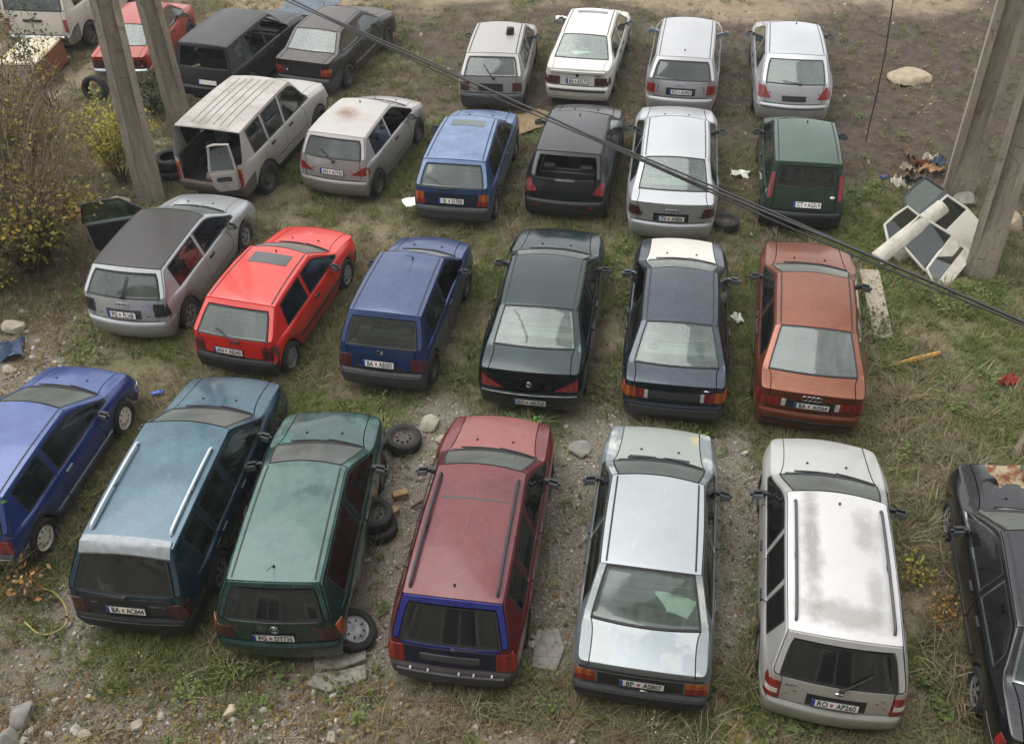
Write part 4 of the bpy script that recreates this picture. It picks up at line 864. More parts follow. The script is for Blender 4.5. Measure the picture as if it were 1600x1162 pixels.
def zones(x, y):
    """weights (gravel, bare soil, pale path, dryness) of the yard surface at world x, y"""
    n = fbm(x, y, .55, 3); n2 = fbm(x, y, 1.7, 11)
    gr = np.zeros_like(x)
    for a, b, w, k in (((-5.9, 7.6), (-4.6, 11.2), .75, 1), ((-6.6, 7.2), (-5.6, 6.6), .6, .7), ((-2.0, 7.0), (-1.2, 10.9), .85, 1), ((.35, 6.9), (1.25, 10.6), .7, 1), ((2.45, 6.9), (3.3, 10.0), .7, 1), ((-8.8, 12.7), (-7.6, 11.6), .9, .8), ((-1.0, 11.0), (1.2, 10.6), .5, .6), ((-6.6, 5.6), (-3.0, 5.3), 1.0, .8), ((-1.5, 5.2), (.6, 5.2), .5, .7), ((-3.0, 6.3), (-1.4, 6.2), .5, .7), ((.3, 5.6), (.7, 7.0), .45, .6)):
        gr = np.maximum(gr, k * (1 - sst(seg_d(x, y, a, b) + (n2 - .5) * .7, w * .55, w * 1.25)))
    so = np.zeros_like(x)
    for cx, cy, rx, ry, k in ((9.0, 21.5, 4.6, 4.4, 1), (6.0, 23.5, 3.5, 4., .95), (3.2, 21.5, 1.6, 4.2, .9), (5.2, 18.2, 1.6, 3.2, .8), (-2.4, 22.6, 2.1, 2.0, .75), (.8, 24.0, 2.6, 3., .9), (-1.6, 26.8, 5.5, 2.2, .85), (4, 27.0, 5, 2.2, .9), (12.5, 17.5, 3., 3.5, .9), (13, 25, 5, 4.5, 1), (9, 26, 5, 3, 1), (12.5, 21, 4, 4, 1), (1.2, 12.9, .6, 2.6, .6), (3.6, 12.5, .5, 2.4, .7), (.2, 18.8, .9, 2.6, .75), (2.3, 18.2, .8, 2.6, .8), (3.0, 24, 2.0, 3.2, .9), (5.6, 22, 1.4, 3.5, .9), (-1.8, 20.4, 1.6, 1.2, .6), (4.9, 15.0, .8, 2.6, .6), (1.4, 14.5, .8, 2.0, .5), (-6.5, 21., 1.6, 2.5, .5), (-4.7, 19.6, 1.0, 1.2, .55), (-9.6, 13.6, 2.2, 1.8, .6), (-9.0, 18.3, 1.8, 1.8, .55), (-4.3, 5.7, 3.2, 1.0, .75), (-8.6, 15.0, 1.5, 2.2, .55)):
        d = np.hypot((x - cx) / rx, (y - cy) / ry) + (n - .5) * .9
        so = np.maximum(so, k * (1 - sst(d, .65, 1.1)))
    pa = .85 * sst(y + (n - .5) * 5 + np.clip(x, -6, 14) * .09, 27.2, 29.2)
    dry = np.clip(.42 + (n - .5) * 1.7, 0, 1)
    dry = np.maximum(dry, .95 * (1 - sst(x + (n2 - .5) * 2, -8.2, -6.9)))
    dry = np.maximum(dry, .85 * (1 - sst(y + (n2 - .5), 5.6, 6.6)))
    dry = np.maximum(dry, .8 * (1 - sst(seg_d(x, y, (5.5, 6.), (6.4, 10.)), .5, 1.3)))
    dry = np.where((x > 6.3) & (y > 9.5) & (y < 16), dry * .6, dry)
    return gr, so, pa, dry
def gz(x, y):
    z = (fbm(x, y, .35, 21) - .5) * .16 + (fbm(x, y, 2.2, 31) - .5) * .05
    return z - .015
_xs = np.concatenate([[-120, -80, -50, -30, -20], np.arange(-17, 17.01, .13), [20, 30, 50, 80, 120]])
_ys = np.concatenate([[-80, -40, -20, -8, 0, 2.5], np.arange(4, 32.01, .13), [35, 45, 70, 100, 140]])
GX, GY = np.meshgrid(_xs, _ys)
GZ = gz(GX, GY); GZ = np.where((np.abs(GX) > 18) | (GY < 3) | (GY > 33), -.02, GZ)
_V = np.stack([GX, GY, GZ], -1).reshape(-1, 3); nx, ny = len(_xs), len(_ys)
_I = np.arange(nx * ny).reshape(ny, nx)
_F = np.stack([_I[:-1, :-1], _I[:-1, 1:], _I[1:, 1:], _I[1:, :-1]], -1).reshape(-1, 4)
def ground_mat():
    t = NT('yard_ground'); o = t.obj()
    at = t.n('ShaderNodeAttribute', attribute_name='zones'); sp = t.n('ShaderNodeSeparateColor'); t.l(at.outputs['Color'], sp.inputs[0])
    gr, so, pa = sp.outputs; dry = at.outputs['Alpha']
    n1 = t.noise(o, 3.5, 10, .7); n2 = t.noise(o, 17, 8, .7); n3 = t.noise(o, 60, 6, .7)
    vor = t.n('ShaderNodeTexVoronoi'); vor.inputs['Scale'].default_value = 34; t.l(o, vor.inputs['Vector'])
    vor2 = t.n('ShaderNodeTexVoronoi'); vor2.inputs['Scale'].default_value = 75; t.l(o, vor2.inputs['Vector'])
    grass = t.mix(t.ramp(n2, .3, .7), '514b39', '7a7258')
    grass = t.mix(t.math('MULTIPLY', t.ramp(n1, .4, .65), .55), grass, '525a30')
    drg = t.mix(t.ramp(n2, .3, .7), '625849', '958973')
    base = t.mix(dry, grass, drg)
    soil = t.mix(t.ramp(n1, .35, .65), '352d27', '544940'); soil = t.mix(t.math('MULTIPLY', t.ramp(n3, .55, .72), .4), soil, '7a6d5a')
    base = t.mix(t.math('MINIMUM', t.math('MULTIPLY', so, t.ramp(n2, .2, .55, .75, 1.15)), 1.), base, soil)
    path = t.mix(t.ramp(n1, .35, .7), '776855', '978671')
    base = t.mix(pa, base, path)
    peb = t.mix(vor.outputs['Color'], '76726a', 'b4ada2'); gb = t.mix(t.ramp(vor.outputs['Distance'], .25, .6), peb, '5d564b')
    gb = t.mix(t.ramp(n1, .45, .7), gb, '857d70'); peb2 = t.mix(t.ramp(vor2.outputs['Distance'], .2, .5, 0, .6), gb, '6c655a')
    base = t.mix(t.math('MINIMUM', t.math('MULTIPLY', gr, t.ramp(n2, .25, .5, .6, 1.15)), 1.), base, peb2)
    h = t.math('ADD', t.math('MULTIPLY', n2, .6), t.math('MULTIPLY', n3, .5))
    h = t.math('SUBTRACT', h, t.math('MULTIPLY', vor.outputs['Distance'], .5))
    t.pr(base, .95, 0, 0, .2, t.bump(h, .9, .035))
    return t.m
_gme = mesh_from('ground', _V, _F, [ground_mat()])
_z = zones(_V[:, 0], _V[:, 1])
_ca = _gme.attributes.new('zones', 'FLOAT_COLOR', 'POINT'); _ca.data.foreach_set('color', np.stack([_z[0], _z[1], _z[2], _z[3]], -1).astype(np.float32).ravel())
ground = add('ground', _gme); ground['kind'] = 'structure'
def GZ1(x, y): return float(gz(np.array([x], float), np.array([y], float))[0])

# ------------------------------------------------------------------ ground cover (stuff)
def gnmat(name, cols, rough=.8, trans=.0):
    t = NT(name); oi = t.n('ShaderNodeObjectInfo'); cr = t.n('ShaderNodeValToRGB'); t.l(oi.outputs['Random'], cr.inputs[0])
    el = cr.color_ramp.elements
    while len(el) < len(cols): el.new(.5)
    for i, c in enumerate(cols): el[i].position = i / (len(cols) - 1); el[i].color = C(c)
    nf = t.noise(t.obj(), 9, 2)
    base = t.mix(t.ramp(nf, .3, .7, 0, .5), cr.outputs[0], '2e2a1c')
    p = t.pr(base, rough, 0, 0, .25)
    if trans:
        tl = t.n('ShaderNodeBsdfTranslucent'); t.l(base, tl.inputs[0]); mx = t.n('ShaderNodeMixShader'); mx.inputs[0].default_value = trans
        t.l(p.outputs[0], mx.inputs[1]); t.l(tl.outputs[0], mx.inputs[2]); t.l(mx.outputs[0], t.out.inputs[0])
    return t.m
MG = gnmat('grass_green', ['55662c', '6a7c3a', '7f8646', '5f7432'], .75, .25)
MD = gnmat('grass_dry', ['857a5e', '9c9072', '74684f', 'aba083'], .85, .2)
MO = gnmat('grass_rusty', ['7a5a36', '8d6a40', '6a5238'], .85, .2)
MW = gnmat('weed_leaf', ['4c5c2c', '5f7038', '6f7e42'], .7, .25)
MY = gnmat('litter_leaf', ['6e5636', '8a6c3e', '5a4530', '9c8a5a', '7c6a52'], .85, .1)
MP = gnmat('pebble', ['98938a', 'b3ada3', '827c72', 'c4bfb4', '6f695f'], .85)
MF = gnmat('tiny_flower', ['c9c4b4', 'bdb89c', 'cfcabb'], .8)
MS = gnmat('dry_stalk', ['5c4a34', '745e42', '4c3d2c'], .85)
def blade(V, F, x, y, h, lean, az, w, seg=3):
    k = len(V); dx, dy = math.cos(az), math.sin(az)
    for i in range(seg):
        t = i / seg; r = lean * t * t * h; ww = w * (1 - t * .75)
        cx, cy, cz = x + dx * r, y + dy * r, h * (t - .25 * lean * t * t)
        V.append((cx - dy * ww, cy + dx * ww, cz)); V.append((cx + dy * ww, cy - dx * ww, cz))
    V.append((x + dx * lean * h, y + dy * lean * h, h * (1 - .25 * lean)))
    for i in range(seg - 1): F.append((k + 2 * i, k + 2 * i + 1, k + 2 * i + 3, k + 2 * i + 2))
    F.append((k + 2 * seg - 2, k + 2 * seg - 1, k + 2 * seg))
def tuft(name, mat, n, h, spread, w, lean, rs):
    V, F = [], []
    for _ in range(n):
        a = rs.random() * 6.28; r = spread * math.sqrt(rs.random())
        blade(V, F, r * math.cos(a), r * math.sin(a), h * rs.uniform(.5, 1.15), rs.uniform(lean * .3, lean * 1.3), a + rs.uniform(-1.2, 1.2), w * rs.uniform(.7, 1.2))
    return mesh_from(name, V, F, [mat], smooth=False)
def leafy(name, mat, n, h, rs, ls=.05):
    V, F = [], []
    for _ in range(n):
        a = rs.random() * 6.28; r = .11 * math.sqrt(rs.random()); z = h * rs.random(); k = len(V); s_ = ls * rs.uniform(.6, 1.3); d = a + rs.uniform(-.8, .8)
        cx, cy = r * math.cos(a), r * math.sin(a); ux, uy = math.cos(d), math.sin(d); up = rs.uniform(-.3, .6)
        V += [(cx, cy, z), (cx + ux * s_ * .5 - uy * s_ * .35, cy + uy * s_ * .5 + ux * s_ * .35, z + up * s_ * .5), (cx + ux * s_, cy + uy * s_, z + up * s_), (cx + ux * s_ * .5 + uy * s_ * .35, cy + uy * s_ * .5 - ux * s_ * .35, z + up * s_ * .45)]
        F.append((k, k + 1, k + 2, k + 3))
    return mesh_from(name, V, F, [mat], smooth=False)
def stone_bm(seed, r=1., sub=2, flat=.7):
    rs = random.Random(seed); bm = bmesh.new(); bmesh.ops.create_icosphere(bm, subdivisions=sub, radius=r)
    cuts = [(Vector((rs.gauss(0, 1), rs.gauss(0, 1), rs.gauss(0, 1))).normalized(), rs.uniform(.55, .9) * r) for _ in range(9)]
    sx, sy = rs.uniform(.7, 1.25), rs.uniform(.7, 1.1)
    for v in bm.verts:
        for nn, d in cuts:
            q = v.co.dot(nn)
            if q > d: v.co -= nn * (q - d) * .9
        v.co *= 1 + rs.uniform(-.03, .03)
        v.co = Vector((v.co.x * sx, v.co.y * sy, v.co.z * flat))
    return bm
def protos(name, meshes):
    c = bpy.data.collections.new(name)
    for i, me in enumerate(meshes):
        o = bpy.data.objects.new('proto_%s_%02d' % (name, i), me); c.objects.link(o)
    return c
_rs = random.Random(5)
COLS = {
 'green': protos('green', [tuft('t', MG, 16, .13, .09, .0055, .9, _rs) for _ in range(5)]),
 'dry': protos('dry', [tuft('t', MD, 16, .20, .08, .0045, 1.1, _rs) for _ in range(5)]),
 'rusty': protos('rusty', [tuft('t', MO, 22, .20, .12, .005, 1.0, _rs) for _ in range(3)]),
 'weed': protos('weed', [leafy('t', MW, 26, .12, _rs) for _ in range(4)]),
 'litter': protos('litter', [leafy('t', MY, 6, .015, _rs, .055) for _ in range(5)]),
 'flower': protos('flower', [leafy('t', MF, 14, .18, _rs, .018) for _ in range(3)]),
 'pebble': protos('pebble', [bm_mesh('p', stone_bm(k + 40, .5, 1), [MP]) for k in range(6)]),
 'stalk': protos('stalk', [tuft('t', MS, 6, .5, .07, .004, .7, _rs) for _ in range(4)]),
}
def gn_group(cname, c):
    g = bpy.data.node_groups.new('scatter_' + cname, 'GeometryNodeTree')
    g.interface.new_socket('Geometry', in_out='INPUT', socket_type='NodeSocketGeometry'); g.interface.new_socket('Geometry', in_out='OUTPUT', socket_type='NodeSocketGeometry')
    N = g.nodes.new; gi = N('NodeGroupInput'); go = N('NodeGroupOutput'); ip = N('GeometryNodeInstanceOnPoints'); ci = N('GeometryNodeCollectionInfo')
    ci.inputs['Collection'].default_value = c; ci.inputs['Separate Children'].default_value = True; ci.inputs['Reset Children'].default_value = True
    def na(nm, ty):
        a = N('GeometryNodeInputNamedAttribute'); a.data_type = ty; a.inputs['Name'].default_value = nm; return a.outputs['Attribute']
    L_ = g.links.new
    L_(gi.outputs[0], ip.inputs['Points']); L_(ci.outputs[0], ip.inputs['Instance']); ip.inputs['Pick Instance'].default_value = True
    L_(na('idx', 'INT'), ip.inputs['Instance Index']); L_(na('rot', 'FLOAT_VECTOR'), ip.inputs['Rotation']); L_(na('scl', 'FLOAT_VECTOR'), ip.inputs['Scale'])
    L_(ip.outputs[0], go.inputs[0]); return g
CARBOX = []
for s in CARS: CARBOX.append((s['pose'][0], s['pose'][1], R(s['pose'][2]), s['L'], s['W']))
def in_cars(x, y, m):
    r = np.zeros(len(x), bool)
    for cx, cy, a, L, W in CARBOX:
        dx, dy = x - cx, y - cy; u = dx * math.cos(a) - dy * math.sin(a); v = dx * math.sin(a) + dy * math.cos(a)
        r |= (np.abs(u) < W / 2 - m) & (v > m) & (v < L - m)
    return r
def scatter(name, ckey, n, prob, smin, smax, label, cat, seed, tilt=.15, margin=.12, zoff=0.):
    rs = np.random.RandomState(seed)
    y = 4.6 + 27.4 * rs.rand(n * 4) ** 1.25; x = (rs.rand(n * 4) * 2 - 1) * (6.6 + (y - 4.6) * .42)
    p = prob(x, y); k = (rs.rand(len(x)) < p) & ~in_cars(x, y, margin); x, y = x[k][:n], y[k][:n]; m = len(x)
    me = bpy.data.meshes.new(name); me.from_pydata(np.stack([x, y, gz(x, y) + zoff], -1).tolist(), [], [])
    a = me.attributes.new('idx', 'INT', 'POINT'); a.data.foreach_set('value', rs.randint(0, 30, m).astype(np.int32))
    a = me.attributes.new('rot', 'FLOAT_VECTOR', 'POINT'); a.data.foreach_set('vector', np.stack([rs.normal(0, tilt, m), rs.normal(0, tilt, m), rs.rand(m) * 6.283], -1).astype(np.float32).ravel())
    sc = (smin + (smax - smin) * rs.rand(m) ** 2)[:, None] * np.ones((1, 3))
    a = me.attributes.new('scl', 'FLOAT_VECTOR', 'POINT'); a.data.foreach_set('vector', sc.astype(np.float32).ravel())
    o = add(name, me); md = o.modifiers.new('scatter', 'NODES'); md.node_group = gn_group(name, COLS[ckey])
    tag(o, label, cat, kind='stuff'); return o
def pm(f):
    def g(x, y):
        gr, so, pa, dry = zones(x, y); n = fbm(x, y, 1.1, 77); return np.clip(f(gr, so, pa, dry, n, x, y), 0, 1)
    return g
scatter('green_grass', 'green', 42000, pm(lambda g, s, p, d, n, x, y: (1 - g * 1.0) * (1 - s * .93) * (1 - p) * (1.15 - d) * sst(n, .30, .60)), .5, 1.5, 'short green grass growing between the parked cars', 'grass', 1)
scatter('dry_grass', 'dry', 34000, pm(lambda g, s, p, d, n, x, y: (1 - g * .97) * (1 - s * .88) * (1 - p * .97) * (d + .12) * sst(fbm(x, y, .9, 55), .28, .6)), .45, 1.5, 'straw-coloured dry grass covering the yard', 'grass', 2, .3)
scatter('rusty_grass', 'rusty', 1500, pm(lambda g, s, p, d, n, x, y: (np.exp(-((x + 2.2) ** 2 / 5 + (y - 23.3) ** 2 / 6)) + .5 * np.exp(-((x + 3.4) ** 2 + (y - 21.3) ** 2)) + .03 * d) * sst(n, .4, .6)), .6, 1.3, 'rust-brown dead weeds by the brown saloon', 'weeds', 3)
scatter('weed_cover', 'weed', 5200, pm(lambda g, s, p, d, n, x, y: (1 - g * .9) * (1 - s * .9) * (1 - p) * sst(fbm(x, y, .8, 91), .5, .68) * (1.1 - .6 * d)), .5, 1.5, 'low leafy green weeds among the grass', 'weeds', 4)
scatter('leaf_litter', 'litter', 12000, pm(lambda g, s, p, d, n, x, y: .06 + .9 * (x < -6.5) * sst(n, .3, .6) + .5 * (y < 6.4) + .15 * g), .6, 1.5, 'fallen brown leaves scattered over the ground', 'leaves', 5, .3, .0)
scatter('tiny_flowers', 'flower', 500, pm(lambda g, s, p, d, n, x, y: (y < 6.9) * sst(n, .45, .6) * (1 - g)), .6, 1.3, 'tiny pale flowers on weeds in the foreground', 'flowers', 6)
scatter('dry_stalks', 'stalk', 1500, pm(lambda g, s, p, d, n, x, y: (1 - g) * (1 - s) * (1 - p) * sst(d, .55, .8) * sst(n, .42, .62)), .5, 1.2, 'thin dry weed stalks sticking out of the grass', 'weeds', 7, .35)
def car_dist(x, y):
    r = np.full(len(x), 9.)
    for cx, cy, a, L, W in CARBOX:
        dx, dy = x - cx, y - cy; u = dx * math.cos(a) - dy * math.sin(a); v = dx * math.sin(a) + dy * math.cos(a)
        r = np.minimum(r, np.hypot(np.maximum(np.abs(u) - W / 2, 0), np.maximum(np.maximum(-v, v - L), 0)))
    return r
scatter('edge_grass', 'green', 7000, pm(lambda g, s, p, d, n, x, y: (1 - .8 * g) * (1 - .75 * s) * (1 - p) * (1 - sst(car_dist(x, y), .05, .32)) * sst(n, .3, .6)), .9, 1.9, 'uncut green grass growing up around the wheels and bumpers of the cars', 'grass', 13, .25, .16)
scatter('edge_straw', 'dry', 4000, pm(lambda g, s, p, d, n, x, y: (1 - .8 * g) * (1 - .75 * s) * (1 - p) * (1 - sst(car_dist(x, y), .05, .32)) * sst(fbm(x, y, .9, 5), .35, .6)), .9, 1.7, 'dry straw growing up around the wheels and bumpers of the cars', 'grass', 14, .3, .16)
scatter('tall_dry_grass', 'dry', 2600, pm(lambda g, s, p, d, n, x, y: (1 - g) * (1 - s) * (1 - p) * np.maximum.reduce([1 - sst(seg_d(x, y, (5.3, 5.6), (6.6, 10.5)), .6, 1.3), .7 * (y < 6.6), .6 * (1 - sst(seg_d(x, y, (-7.6, 12.6), (-5.6, 12.4)), .3, .8)), .25 * (y < 14) * (y > 9)]) * sst(n, .42, .62)), 1.3, 2.4, 'tall straw-coloured grass clumps beside the black saloon and in the foreground', 'grass', 12, .3)
scatter('gravel_stones', 'pebble', 17000, pm(lambda g, s, p, d, n, x, y: g * .95 + .05 * s + .03 * p + .12 * (y < 6.4) * (x < .5) + .10 * (x < -7)), .018, .075, 'grey gravel and pebbles between the front cars', 'gravel', 8, 1., .1, .004)
scatter('rubble_stones', 'pebble', 2600, pm(lambda g, s, p, d, n, x, y: (.32 * g + .05 * s + .4 * (y < 6.2) + .4 * (x < -7.2) + .012) * sst(n, .3, .6)), .07, .17, 'pale fist-sized stones strewn over the yard', 'stones', 9, 1., .1, .01)

# ------------------------------------------------------------------ concrete poles
def concrete(name, a, b):
    t = NT(name); o = t.obj(); mp = t.n('ShaderNodeMapping'); t.l(o, mp.inputs[0]); mp.inputs['Scale'].default_value = (4, 4, .5)
    n = t.noise(mp.outputs[0], 2, 8, .7); n2 = t.noise(o, 30, 6, .7)
    base = t.mix(t.ramp(n, .3, .7), a, b); base = t.mix(t.math('MULTIPLY', t.ramp(n2, .55, .75), .4), base, '4e4840'); base = t.mix(t.ramp(t.noise(mp.outputs[0], 1.1, 5), .55, .75, 0, .45), base, '867358')
    vc = t.n('ShaderNodeTexVoronoi', feature='DISTANCE_TO_EDGE'); vc.inputs['Scale'].default_value = 1.3; t.l(t.n('ShaderNodeTexCoord').outputs['Object'], vc.inputs['Vector'])
    crk = t.ramp(vc.outputs['Distance'], .007, .0, 0, .55); base = t.mix(crk, base, '2f2a25')
    chip = t.ramp(t.noise(o, 5, 7, .7), .60, .66); base = t.mix(t.math('MULTIPLY', chip, .5), base, '5d564c')
    stn = t.ramp(t.noise(mp.outputs[0], 3.2, 6, .65), .5, .72, 0, .5); base = t.mix(stn, base, '5f574b')
    t.pr(base, .9, 0, 0, .25, t.bump(t.math('SUBTRACT', n2, t.math('ADD', chip, crk)), .6, .015)); return t.m
MC = concrete('pole_concrete', '7d756a', 'a29a8b')
def pole(label, base, top_off, yaw, w, d, hgt, wt=.75):
    """H-section concrete leg: two flanges and a recessed web"""
    bm = bmesh.new()
    fl, rec = .24, .22
    prof = [(-.5, -.5), (-.5 + fl, -.5), (-.5 + fl, -.5 + rec), (.5 - fl, -.5 + rec), (.5 - fl, -.5), (.5, -.5), (.5, .5), (.5 - fl, .5), (.5 - fl, .5 - rec), (-.5 + fl, .5 - rec), (-.5 + fl, .5), (-.5, .5)]
    rings = []
    K = 14
    solid = 1.2
    for k in range(K + 1):
        z = -.3 + (hgt + .3) * k / K; t = max(0, z / hgt); s_ = lerp(1, wt, t)
        rec_k = 0 if z < solid - .3 else min(1, (z - solid + .3) / .5)
        ring = []
        for (a, b) in prof:
            inner = abs(abs(b) - (.5 - rec)) < 1e-6
            bb = (math.copysign(lerp(.5, .5 - rec, rec_k), b)) if inner else b
            ring.append(bm.verts.new((a * w * s_ + top_off[0] * t + rnd.uniform(-.004, .004), bb * d * s_ + top_off[1] * t + rnd.uniform(-.004, .004), z)))
        rings.append(ring)
    for r0, r1 in zip(rings, rings[1:]):
        for i in range(12): bm.faces.new((r0[i], r0[(i + 1) % 12], r1[(i + 1) % 12], r1[i]))
    bm.faces.new(rings[-1])
    o = add('concrete_pole', bm_mesh('concrete_pole', bm, [MC], True, 30), None, (base[0], base[1], 0), (0, 0, yaw))
    return tag(o, label, 'pole', 'concrete utility pole legs')
pole('concrete pole leg in front of the red saloon and beside the grey off-roader', (-7.78, 18.25), (.75, .3), R(20), .58, .62, 11)
pole('concrete pole leg farther back, between the red saloon and the burnt off-roader', (-7.9, 21.6), (.1, -.6), R(20), .56, .56, 11)
pole('concrete pole leg at right, farther back, behind the heap of car doors', (9.55, 17.3), (-.35, -.5), R(-24), .60, .60, 11)
pr2 = pole('nearest concrete pole leg at right, the white doors lean on it', (8.93, 14.5), (-.55, .6), R(-30), .54, .58, 11)
o = add('painted_number', text_mesh('8', .32, simple('faded_red_paint', '7c2f26', .8)), pr2, (-.293, -.14, 1.35), (R(90), 0, R(-90))); o.scale = (.8, 1, 1)

# ------------------------------------------------------------------ cables
MCB = simple('cable_black', '101010', .5)
def cable(pts, sag, n=40):
    a, b = Vector(pts[0]), Vector(pts[1]); out = []
    for i in range(n + 1):
        t = i / n; p = a.lerp(b, t); p.z -= sag * 4 * t * (1 - t); out.append(p)
    return out
_A, _B = (-9.6, 20.6, 6.25), (7.0, 2.2, 6.3)
for k, (dx, dz, rr_) in enumerate(((0, 0, .013), (.01, .018, .010), (-.010, -.012, .009))):
    base = cable(((_A[0] + dx, _A[1] + dx, _A[2] + dz), (_B[0] + dx, _B[1] + dx, _B[2] + dz)), .28 + .01 * k, 60)
    base = [p + Vector((.008 * math.sin(i * .55 + 2.1 * k), 0, .012 * math.cos(i * .55 + 2.1 * k))) for i, p in enumerate(base)]
    tag(add('overhead_cable', tube_mesh('overhead_cable', base, rr_, MCB, 8)), ('thickest black cable of the overhead bundle crossing the yard', 'upper black cable of the overhead bundle crossing the yard', 'lower thin black cable of the overhead bundle crossing the yard')[k], 'cable', 'twisted overhead cables')
tag(add('hanging_wire', tube_mesh('hanging_wire', [(8.25, 19.5, 0.02), (8.22, 19.45, .4), (8.2, 19.4, 1.2), (8.12, 19.3, 2.2), (7.95, 19.15, 3.4), (7.7, 19.0, 4.8), (7.2, 18.7, 7.5)], .014, simple('wire_grey', '2b2826', .6), 6)), 'thin dark wire hanging down to the bare soil at right', 'wire')

# ------------------------------------------------------------------ unseen block at the viewpoint, added to darken car rears and rear glass
bl = empty('unseen_block', (0, -1.4, 0)); tag(bl, 'grey rendered apartment block on the near side of the yard, unseen behind the viewpoint, added to darken the car rears', 'building')
add('facade', box_mesh('facade', (0, -4, 9), (56, 8, 18), simple('grey_render', '8a857c', .9, 0, .12, .8), .02), bl)
_wp = box_mesh('window', (0, 0, 0), (1.5, .06, 1.4), M['glass_dark'], .0); _wf = bmesh.new()
for (cx, cz, sx, sz) in ((0, .75, 1.7, .1), (0, -.75, 1.7, .1), (-.8, 0, .1, 1.4), (.8, 0, .1, 1.4), (0, 0, .07, 1.4)): bm_box(_wf, cx, .03, cz, sx, .09, sz)
_wf = bm_mesh('window_frame', _wf, [simple('frame_white', 'b5b2aa', .6)])
_bk = box_mesh('curtain', (0, -.03, 0), (1.5, .02, 1.4), M['interior'], 0)
for fl in range(5):
    for wx in range(-8, 9):
        o = add('window', _wf, bl, (wx * 3.1, .03, 2.2 + fl * 3.1)); add('pane', _wp, o); add('blind', _bk, o)

# ------------------------------------------------------------------ thin autumn haze
hz = box_mesh('haze', (0, 30, 9), (246, 226, 20), MCB, 0); hz.materials.clear()
_h = bpy.data.materials.new('haze_air'); _h.use_nodes = True; _h.node_tree.nodes.clear()
_v = _h.node_tree.nodes.new('ShaderNodeVolumePrincipled'); _v.inputs['Color'].default_value = (.93, .94, .95, 1); _v.inputs['Density'].default_value = .0007
_ho = _h.node_tree.nodes.new('ShaderNodeOutputMaterial'); _h.node_tree.links.new(_v.outputs[0], _ho.inputs['Volume']); hz.materials.append(_h)
hzo = add('haze', hz); tag(hzo, 'thin pale haze hanging over the whole yard', 'haze', kind='stuff')

# ------------------------------------------------------------------ things lying about the yard
def car_pt(key, p):
    r = CAR[key]['root']; m = Matrix.Translation(r.location) @ r.rotation_euler.to_matrix().to_4x4(); return m @ Vector(p)
def loose_wheel(label, loc, rot, style=None, r=.29, name='scrap_tyre', cat='tyre'):
    w = empty(name, loc); w.rotation_euler = rot; w.scale = (r / .29,) * 3
    add('tyre', TYRE, w)
    if style: add('rim', RIM[style], w); add('brake_disc', BRAKE, w)
    return tag(w, label, cat, 'loose tyres and wheels')
FLAT = (0, R(-90), 0)
loose_wheel('spare wheel lying flat ahead of the dark green hatchback front corner', (-1.74, 10.45, .10), (0, R(-84), .3), 'steel')
loose_wheel('upper tyre of the two stacked beside the dark green hatchback', (-2.04, 8.78, .30), (R(3), R(-85), .2), 'steel', .28)
loose_wheel('lower tyre of the two stacked beside the dark green hatchback', (-2.0, 8.72, .10), (0, R(-88), 1.0), None, .285)
loose_wheel('wheel with pale rim leaning out under the rear corner of the dark green hatchback', (-2.16, 6.98, .15), (0, R(-64), R(-14)), 'capgrey', .29, 'scrap_tyre', 'wheel')
loose_wheel('worn tyre lying half under the right rear corner of the rounded silver saloon', (4.42, 16.25, .10), (0, R(-86), 2.), 'steel', .28)
loose_wheel('upper of two big tyres piled behind the left pole, by the off-roader', (-7.42, 19.1, .36), (0, R(-86), .5), None, .38)
loose_wheel('lower of two big tyres piled behind the left pole, by the off-roader', (-7.38, 19.02, .12), (0, R(-89), 2.5), None, .38)
loose_wheel('tyre standing upright in the weeds behind the red saloon, left of the pole', (-10.35, 23.05, .30), (0, R(12), R(80)), None, .33)
def stone(label, x, y, r, seed, mat, name='stone', cat='stone', flat=.7, sub=3, rz=0., sink=.35, group='loose rocks'):
    bm = stone_bm(seed, r, sub, flat); o = add(name, bm_mesh(name, bm, [mat], True, 28), None, (x, y, GZ1(x, y) + r * flat * (1 - sink) * .6), (0, 0, rz))
    return tag(o, label, cat, group)
MST = simple('stone_pale', '8f8878', .9, 0, .3, 6, .6); MST2 = simple('stone_tan', '8b7e68', .9, 0, .3, 7, .8); MST3 = simple('stone_grey', '77746d', .9, 0, .3, 6, .6)
o = stone('large flat tan slab of rock on the bare soil at upper right', 10.34, 22.75, .75, 3, MST2, 'rock_slab', 'rock', .16, rz=.4)
stone('pale round boulder behind the nearest right pole leg', 9.85, 15.9, .42, 5, MST2, 'boulder', 'boulder', .85)
stone('small grey boulder wedged between the two right pole legs', 9.45, 16.75, .26, 6, MST3, 'boulder', 'boulder', .85)
stone('whitish block of stone on the left bank near the silver hatchback', -9.1, 13.75, .24, 8, MST, flat=.7)
stone('pale cream stone in the foreground weeds below the green hatchback', -3.6, 5.98, .13, 9, simple('stone_cream', 'a89c84', .9, 0, .2, 6, .6))
stone('grey angular rock in the bottom left corner, upper one', -6.12, 6.02, .22, 10, MST3)
stone('grey angular rock at the very bottom left corner of the photo', -6.2, 5.72, .17, 12, MST3)
stone('cream rock by the spare wheel, the one farther from the red estate', -1.36, 10.85, .17, 13, MST)
stone('cream rock by the spare wheel, the one nearer the red estate', -1.12, 10.48, .13, 14, MST)
stone('flat grey slab sunk in gravel left of the pale boxy saloon front', 1.02, 10.2, .26, 15, MST3, flat=.3)
stone('orange-tan rock under the big shrub on the left', -9.25, 17.5, .30, 16, simple('stone_orange', '9c7a4c', .9, 0, .25, 6, .6))
stone('brown lump of stone at the foot of the left pole', -8.35, 17.95, .28, 17, MST2, flat=.6)
